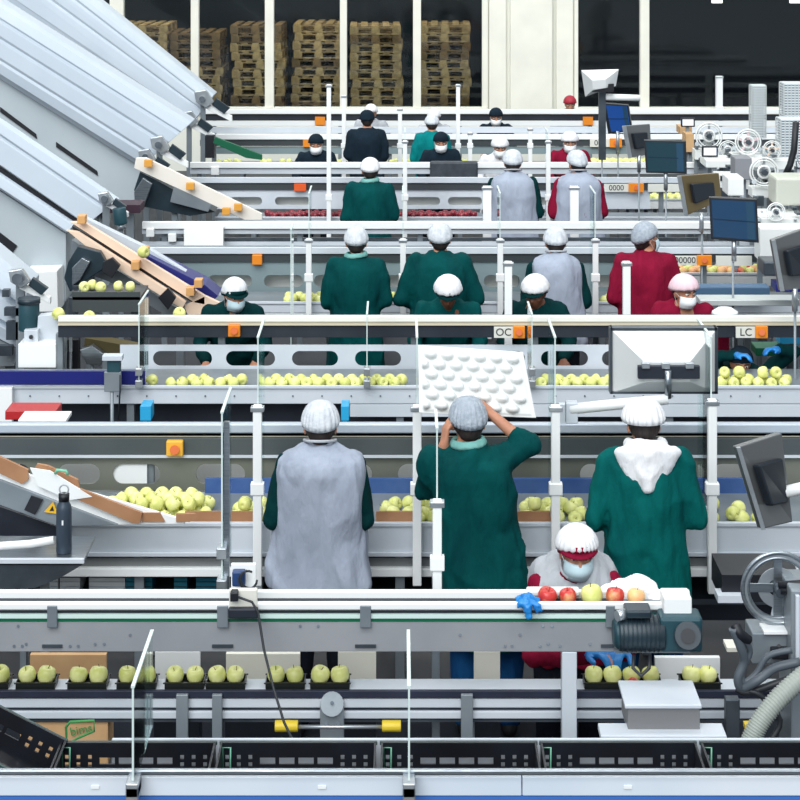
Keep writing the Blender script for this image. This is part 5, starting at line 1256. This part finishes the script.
# small tablets
def tablet(label, c, Y):
    t = thing('touch_panel', label, 'touch panel', (X(c[3][0], Y), Y, Z(c[3][1], Y)))
    panel('housing', c, Y, (0, 0, 0, 0), .03, bez, t); panel('screen', shrink(c, .78, .68), Y, (0, 0, 0, 0), .003, scrw, t, 0, -.003)
    MB().box(X((c[0][0]+c[1][0])/2, Y)-.02, X((c[0][0]+c[1][0])/2, Y)+.02, Y+.03, Y+.06, 0, Z((c[0][1]+c[3][1])/2, Y)).build('stand', paint_d, t)
tablet('small light touch panel by the far reels', [(681, 118), (695, 118), (695, 127), (681, 127)], 22)
tablet('second small touch panel below the far left reel', [(702, 146), (718, 146), (718, 157), (702, 157)], 19.5)
tablet('small dark-framed touch panel at the right edge below the tower', [(796, 187), (812, 187), (812, 200), (796, 200)], 16.5)
# ---------------- far-right label machines ----------------
whm = mat('machine_white', (232, 234, 232), .35, .05); pale = mat('machine_pale', (206, 212, 212), .35, .3)
def labeller(label, px, py, Y, r, box=(-10, 26, 18, 34), tint=alu):
    t = thing('label_machine', label, 'machine', (X(px, Y), Y, 0))
    c = W(px, py, Y); rr = r*Y/F
    m = MB(); m.ring(c, rr, rr*.07, 'Y', 28, 6); m.ring(c, rr*.82, rr*.05, 'Y', 28, 6); m.ring(c, rr*.42, rr*.09, 'Y', 20, 6); m.build('reel_rim', whm, t)
    m = MB()
    for k in range(5):
        a = 2*math.pi*k/5+.3; d = Vector((math.cos(a), 0, math.sin(a))); s_ = Vector((-d.z, 0, d.x))*rr*.09; m.prism([c+d*rr*.1+s_, c+d*rr+s_, c+d*rr-s_, c+d*rr*.1-s_], (0, .01, 0))
    m.build('spoke', tint, t)
    MB().tube([c-Vector((0, .05, 0)), c+Vector((0, .14, 0))], rr*.2, 12).build('hub', dsteel, t)
    a, b, cc_, d_ = box
    fbox(px+a, px+b, py+cc_, py+d_, Y+.05, .2).build('body', whm, t, .008)
    fbox(px+a+4, px+a+12, py+d_-2, py+d_+8, Y+.02, .15).build('print_head', dsteel, t, .004)
    fbox(px-3, px+3, py, py+cc_+2, Y+.12, .05).build('reel_arm', pale, t, .003)
    m = MB()
    for q in ((a+2, cc_-6), (b-4, cc_-5), (b+3, cc_+6)): m.tube([W(px+q[0], py+q[1], Y-.02), W(px+q[0], py+q[1], Y+.1)], rr*.17, 10)
    m.tube([W(px+b-2, py+cc_-8, Y), W(px+b+6, py+d_, Y)], rr*.06, 6); m.build('guide_roller', alu, t)
    rr_ = random.Random(int(px*7+py))
    for q in range(5):
        u, v = px+rr_.uniform(a-4, b+6), py+rr_.uniform(cc_-12, d_+4); w_ = rr_.uniform(2, 6)
        fbox(u, u+w_, v, v+rr_.uniform(2, 5), Y+rr_.uniform(-.06, .04), .12).build('fitting', (dsteel, black, alu, darkm, steel)[q], t, .003)
    for q in (px+a+3, px+b-3): MB().box(X(q, Y)-.02, X(q, Y)+.02, Y+.12, Y+.16, 0, Z(py+d_, Y)).build('leg', paint_d, t)
labeller('labelling machine with pale reel farthest from the camera', 709, 136, 21, 13, (-14, 20, 14, 24))
labeller('labelling machine with pinkish reel below the left clear tower', 748, 142, 19.5, 12.5, (-16, 16, 12, 22), mat('rose_reel', (214, 186, 190), .4))
labeller('labelling machine with small reel at the right of the pinkish reel', 772, 150, 18.5, 9, (-8, 24, 10, 20), peach)
labeller('labelling machine with reel beside the grey cabinet', 764, 172, 17, 14, (-12, 20, 16, 26))
labeller('labelling machine with dark rollers right of the blue screen', 776, 212, 15.4, 9, (-16, 30, 6, 14))
labeller('labelling machine partly hidden by the right monitor', 742, 172, 18, 7, (-26, 8, 2, 18))
labeller('far labelling machine with faint reel between the touch panels', 728, 150, 20.3, 9, (-10, 14, 9, 18))
tag(fbox(735, 752, 158, 180, 17.4, .25).build('cabinet', mat('cabinet_grey', (130, 132, 138), .5), bevel=.01), 'grey cabinet left of the reel, on the far right machines', 'cabinet')
tag(fbox(728, 744, 178, 196, 16.2, .3).build('cabinet', whm, bevel=.01), 'white cabinet below the grey cabinet at far right', 'cabinet')
tag(fbox(758, 800, 214, 224, 15.9, .3).build('cabinet', whm, bevel=.01), 'low white cabinet right of the blue screen', 'cabinet')
tag(fbox(706, 790, 160, 168, 19.3, .4).build('machine_bench', whm, bevel=.01), 'long white bench carrying the far label machines', 'bench')
tag(fbox(776, 830, 178, 206, 16.0, .35).build('cabinet', mat('cabinet_beige', (196, 198, 186), .5), bevel=.02), 'beige rounded cabinet at the right edge under the tower', 'cabinet')
tag(fbox(764, 820, 262, 276, 13.9, .25).build('equipment_box', dsteel, bevel=.01), 'dark equipment box at the right behind the edge-on monitor', 'box')
tag(fbox(760, 830, 228, 262, 15.1, .25).build('cabinet', whm, bevel=.01), 'white cabinet right of the blue screen above the dark box', 'cabinet')
tag(fbox(680, 692, 127, 134, 22.3, .3).build('carton', cardb), 'small tan carton under the far touch panel', 'carton'); tag(fbox(686, 694, 134, 152, 21.8, .3).build('carton', cardb), 'taller tan carton left of the far pale reel', 'carton')
def tower(label, p0, p1, q0, q1, Y):
    t = thing('punnet_tower', label, 'stack', (X((p0+p1)/2, Y), Y, Z(q1, Y)))
    m = MB(); x0, x1 = X(p0, Y), X(p1, Y); z0, z1 = Z(q1, Y), Z(q0, Y); d = x1-x0
    n = int((q1-q0)/2.6)
    for k in range(n+1):
        z = z0+(z1-z0)*k/n
        m.box(x0, x1, Y, Y+d, z-.008, z+.008) if k in (0, n) else (m.box(x0, x1, Y, Y+.01, z-.007, z+.007), m.box(x0, x1, Y+d-.01, Y+d, z-.007, z+.007), m.box(x0, x0+.01, Y, Y+d, z-.007, z+.007), m.box(x1-.01, x1, Y, Y+d, z-.007, z+.007))
    m.build('tray_rims', mat('clear_plastic_white', (226, 234, 238), .25), t)
    m = MB()
    for k in range(7):
        x = x0+d*k/6; m.box(x-.006, x+.006, Y-.004, Y+.004, z0, z1); m.box(x-.006, x+.006, Y+d-.004, Y+d+.004, z0, z1)
    m.build('tray_walls', pale, t)
    MB().box(x0+.02, x1-.02, Y+.02, Y+d-.02, z0, z1-.02).build('inner_trays', mat('inner_pale', (128, 140, 150), .5), t)
    fbox(p0-1, p1+1, q1, q1+160, Y+.01, d).build('stand', whm, t, .006) if False else MB().box((x0+x1)/2-.04, (x0+x1)/2+.04, Y+d/2-.04, Y+d/2+.04, 0, z0).build('stand', paint_d, t)
tower('tall stack of clear white punnets standing before the dark right window', 752, 766, 86, 138, 20.5)
tower('wide stack of clear punnets at the right edge of the window', 784, 806, 84, 118, 19.8); tower('bluish stack of punnets under the wide one at the right edge', 781, 806, 120, 160, 19.2)
bp = thing('black_post', 'black bent metal arm in front of the clear punnets at right', 'arm', (X(792, 16.5), 16.5, Z(176, 16.5)))
MB().tube([W(796, 122, 16.5), W(794, 150, 16.5), W(790, 165, 16.5), W(784, 178, 16.5)], .03, 10).build('arm', black, bp)
# right-hand clutter on third bench
tag(fbox(690, 770, 287, 297, 14.75, .15).build('blue_tray', mat('slate_blue', (74, 108, 140), .5), bevel=.01), 'slate blue tray in front of the blush apples at right', 'tray')
tag(fbox(700, 800, 300, 306, 14.2, .2).build('pale_tray', pale, bevel=.005), 'long pale tray behind the black beam at right', 'tray')
tag(fbox(776, 830, 284, 292, 13.8, .2).build('blue_crate', navyb, bevel=.005), 'deep blue box under the edge-on monitor', 'box')
o = MB().lathe([(.001, .05), (.05, .045), (.09, .02), (.10, 0), (.001, 0)], tuple(W(725, 314, 13.2)), 20).build('white_bowl', white); tag(o, 'white upturned bowl on the second overhead belt at right', 'bowl')
tag(fbox(716, 730, 334, 372, 13.35, .12).build('maroon_cloth', MAROON, bevel=.03), 'maroon cloth hanging beside the big monitor back', 'cloth')
tag(fbox(756, 812, 348, 356, 13.3, .2).build('green_strip', greenp, bevel=.006), 'dark green strip under the right control plate', 'strip'); tag(fbox(780, 820, 336, 345, 13.25, .15).build('cyan_tray', mat('cyan_plastic', (40, 160, 210), .4), bevel=.008), 'cyan tray at the right edge under the black beam', 'tray')
# small parts lying on the beam conveyors at left
for p_, q_, Y_, lb in ((150, 233, 17.15, 'left of the blank box'), (172, 238, 17.15, 'beside the blank box'), (215, 171, 21.25, 'on the far beam')):
    tag(fbox(p_-4, p_+4, q_-4, q_+4, Y_, .05).build('small_bracket', white, bevel=.004), 'small white bracket %s' % lb, 'bracket')

def add_stand(name, px, Y, z, r=.012):
    o = bpy.data.objects.get(name)
    if o: MB().tube([(X(px, Y), Y, 0), (X(px, Y), Y, z)], r, 8).build('stand', paint_d, o)
add_stand('blue_tray', 720, 14.82, Z(297, 14.82)); add_stand('red_box', 25, 11.5, Z(420, 11.5)); add_stand('flat_tray', 40, 11.3, Z(424, 11.3))
add_stand('blue_crate', 145, 12.08, Z(421, 12.08)); add_stand('blue_crate.001', 345, 12.08, Z(421, 12.08)); add_stand('sensor_bracket', 112, 12.235, Z(392, 12.235))
add_stand('cabinet', 743, 17.5, Z(180, 17.5), .03); add_stand('cabinet.001', 736, 16.35, Z(196, 16.35), .03); add_stand('cabinet.002', 790, 16.0, Z(224, 16.0), .03)
add_stand('carton.001', 690, 21.95, Z(152, 21.95), .03); add_stand('dark_tray', 100, 17.1, Z(213, 17.1), .03)
for n_, px_, Y_, pz in (('monitor', 733, 14.28, 262), ('monitor.001', 666, 17.58, 189), ('monitor.002', 618, 20.6, 152), ('monitor.003', 702, 15.7, 228), ('monitor.004', 639, 18.9, 170), ('monitor.005', 795, 12.7, 309), ('monitor.008', 602, 20.08, 158)): add_stand(n_, px_, Y_, Z(pz, Y_), .009)

add_stand('steel_rod', 65.5, 13.25, Z(352, 13.2)); add_stand('steel_rod.001', 70.5, 13.25, Z(352, 13.2)); add_stand('steel_cover', 92, 13.25, Z(364, 13.2)); add_stand('brown_panel', 112, 13.4, Z(360, 13.3))
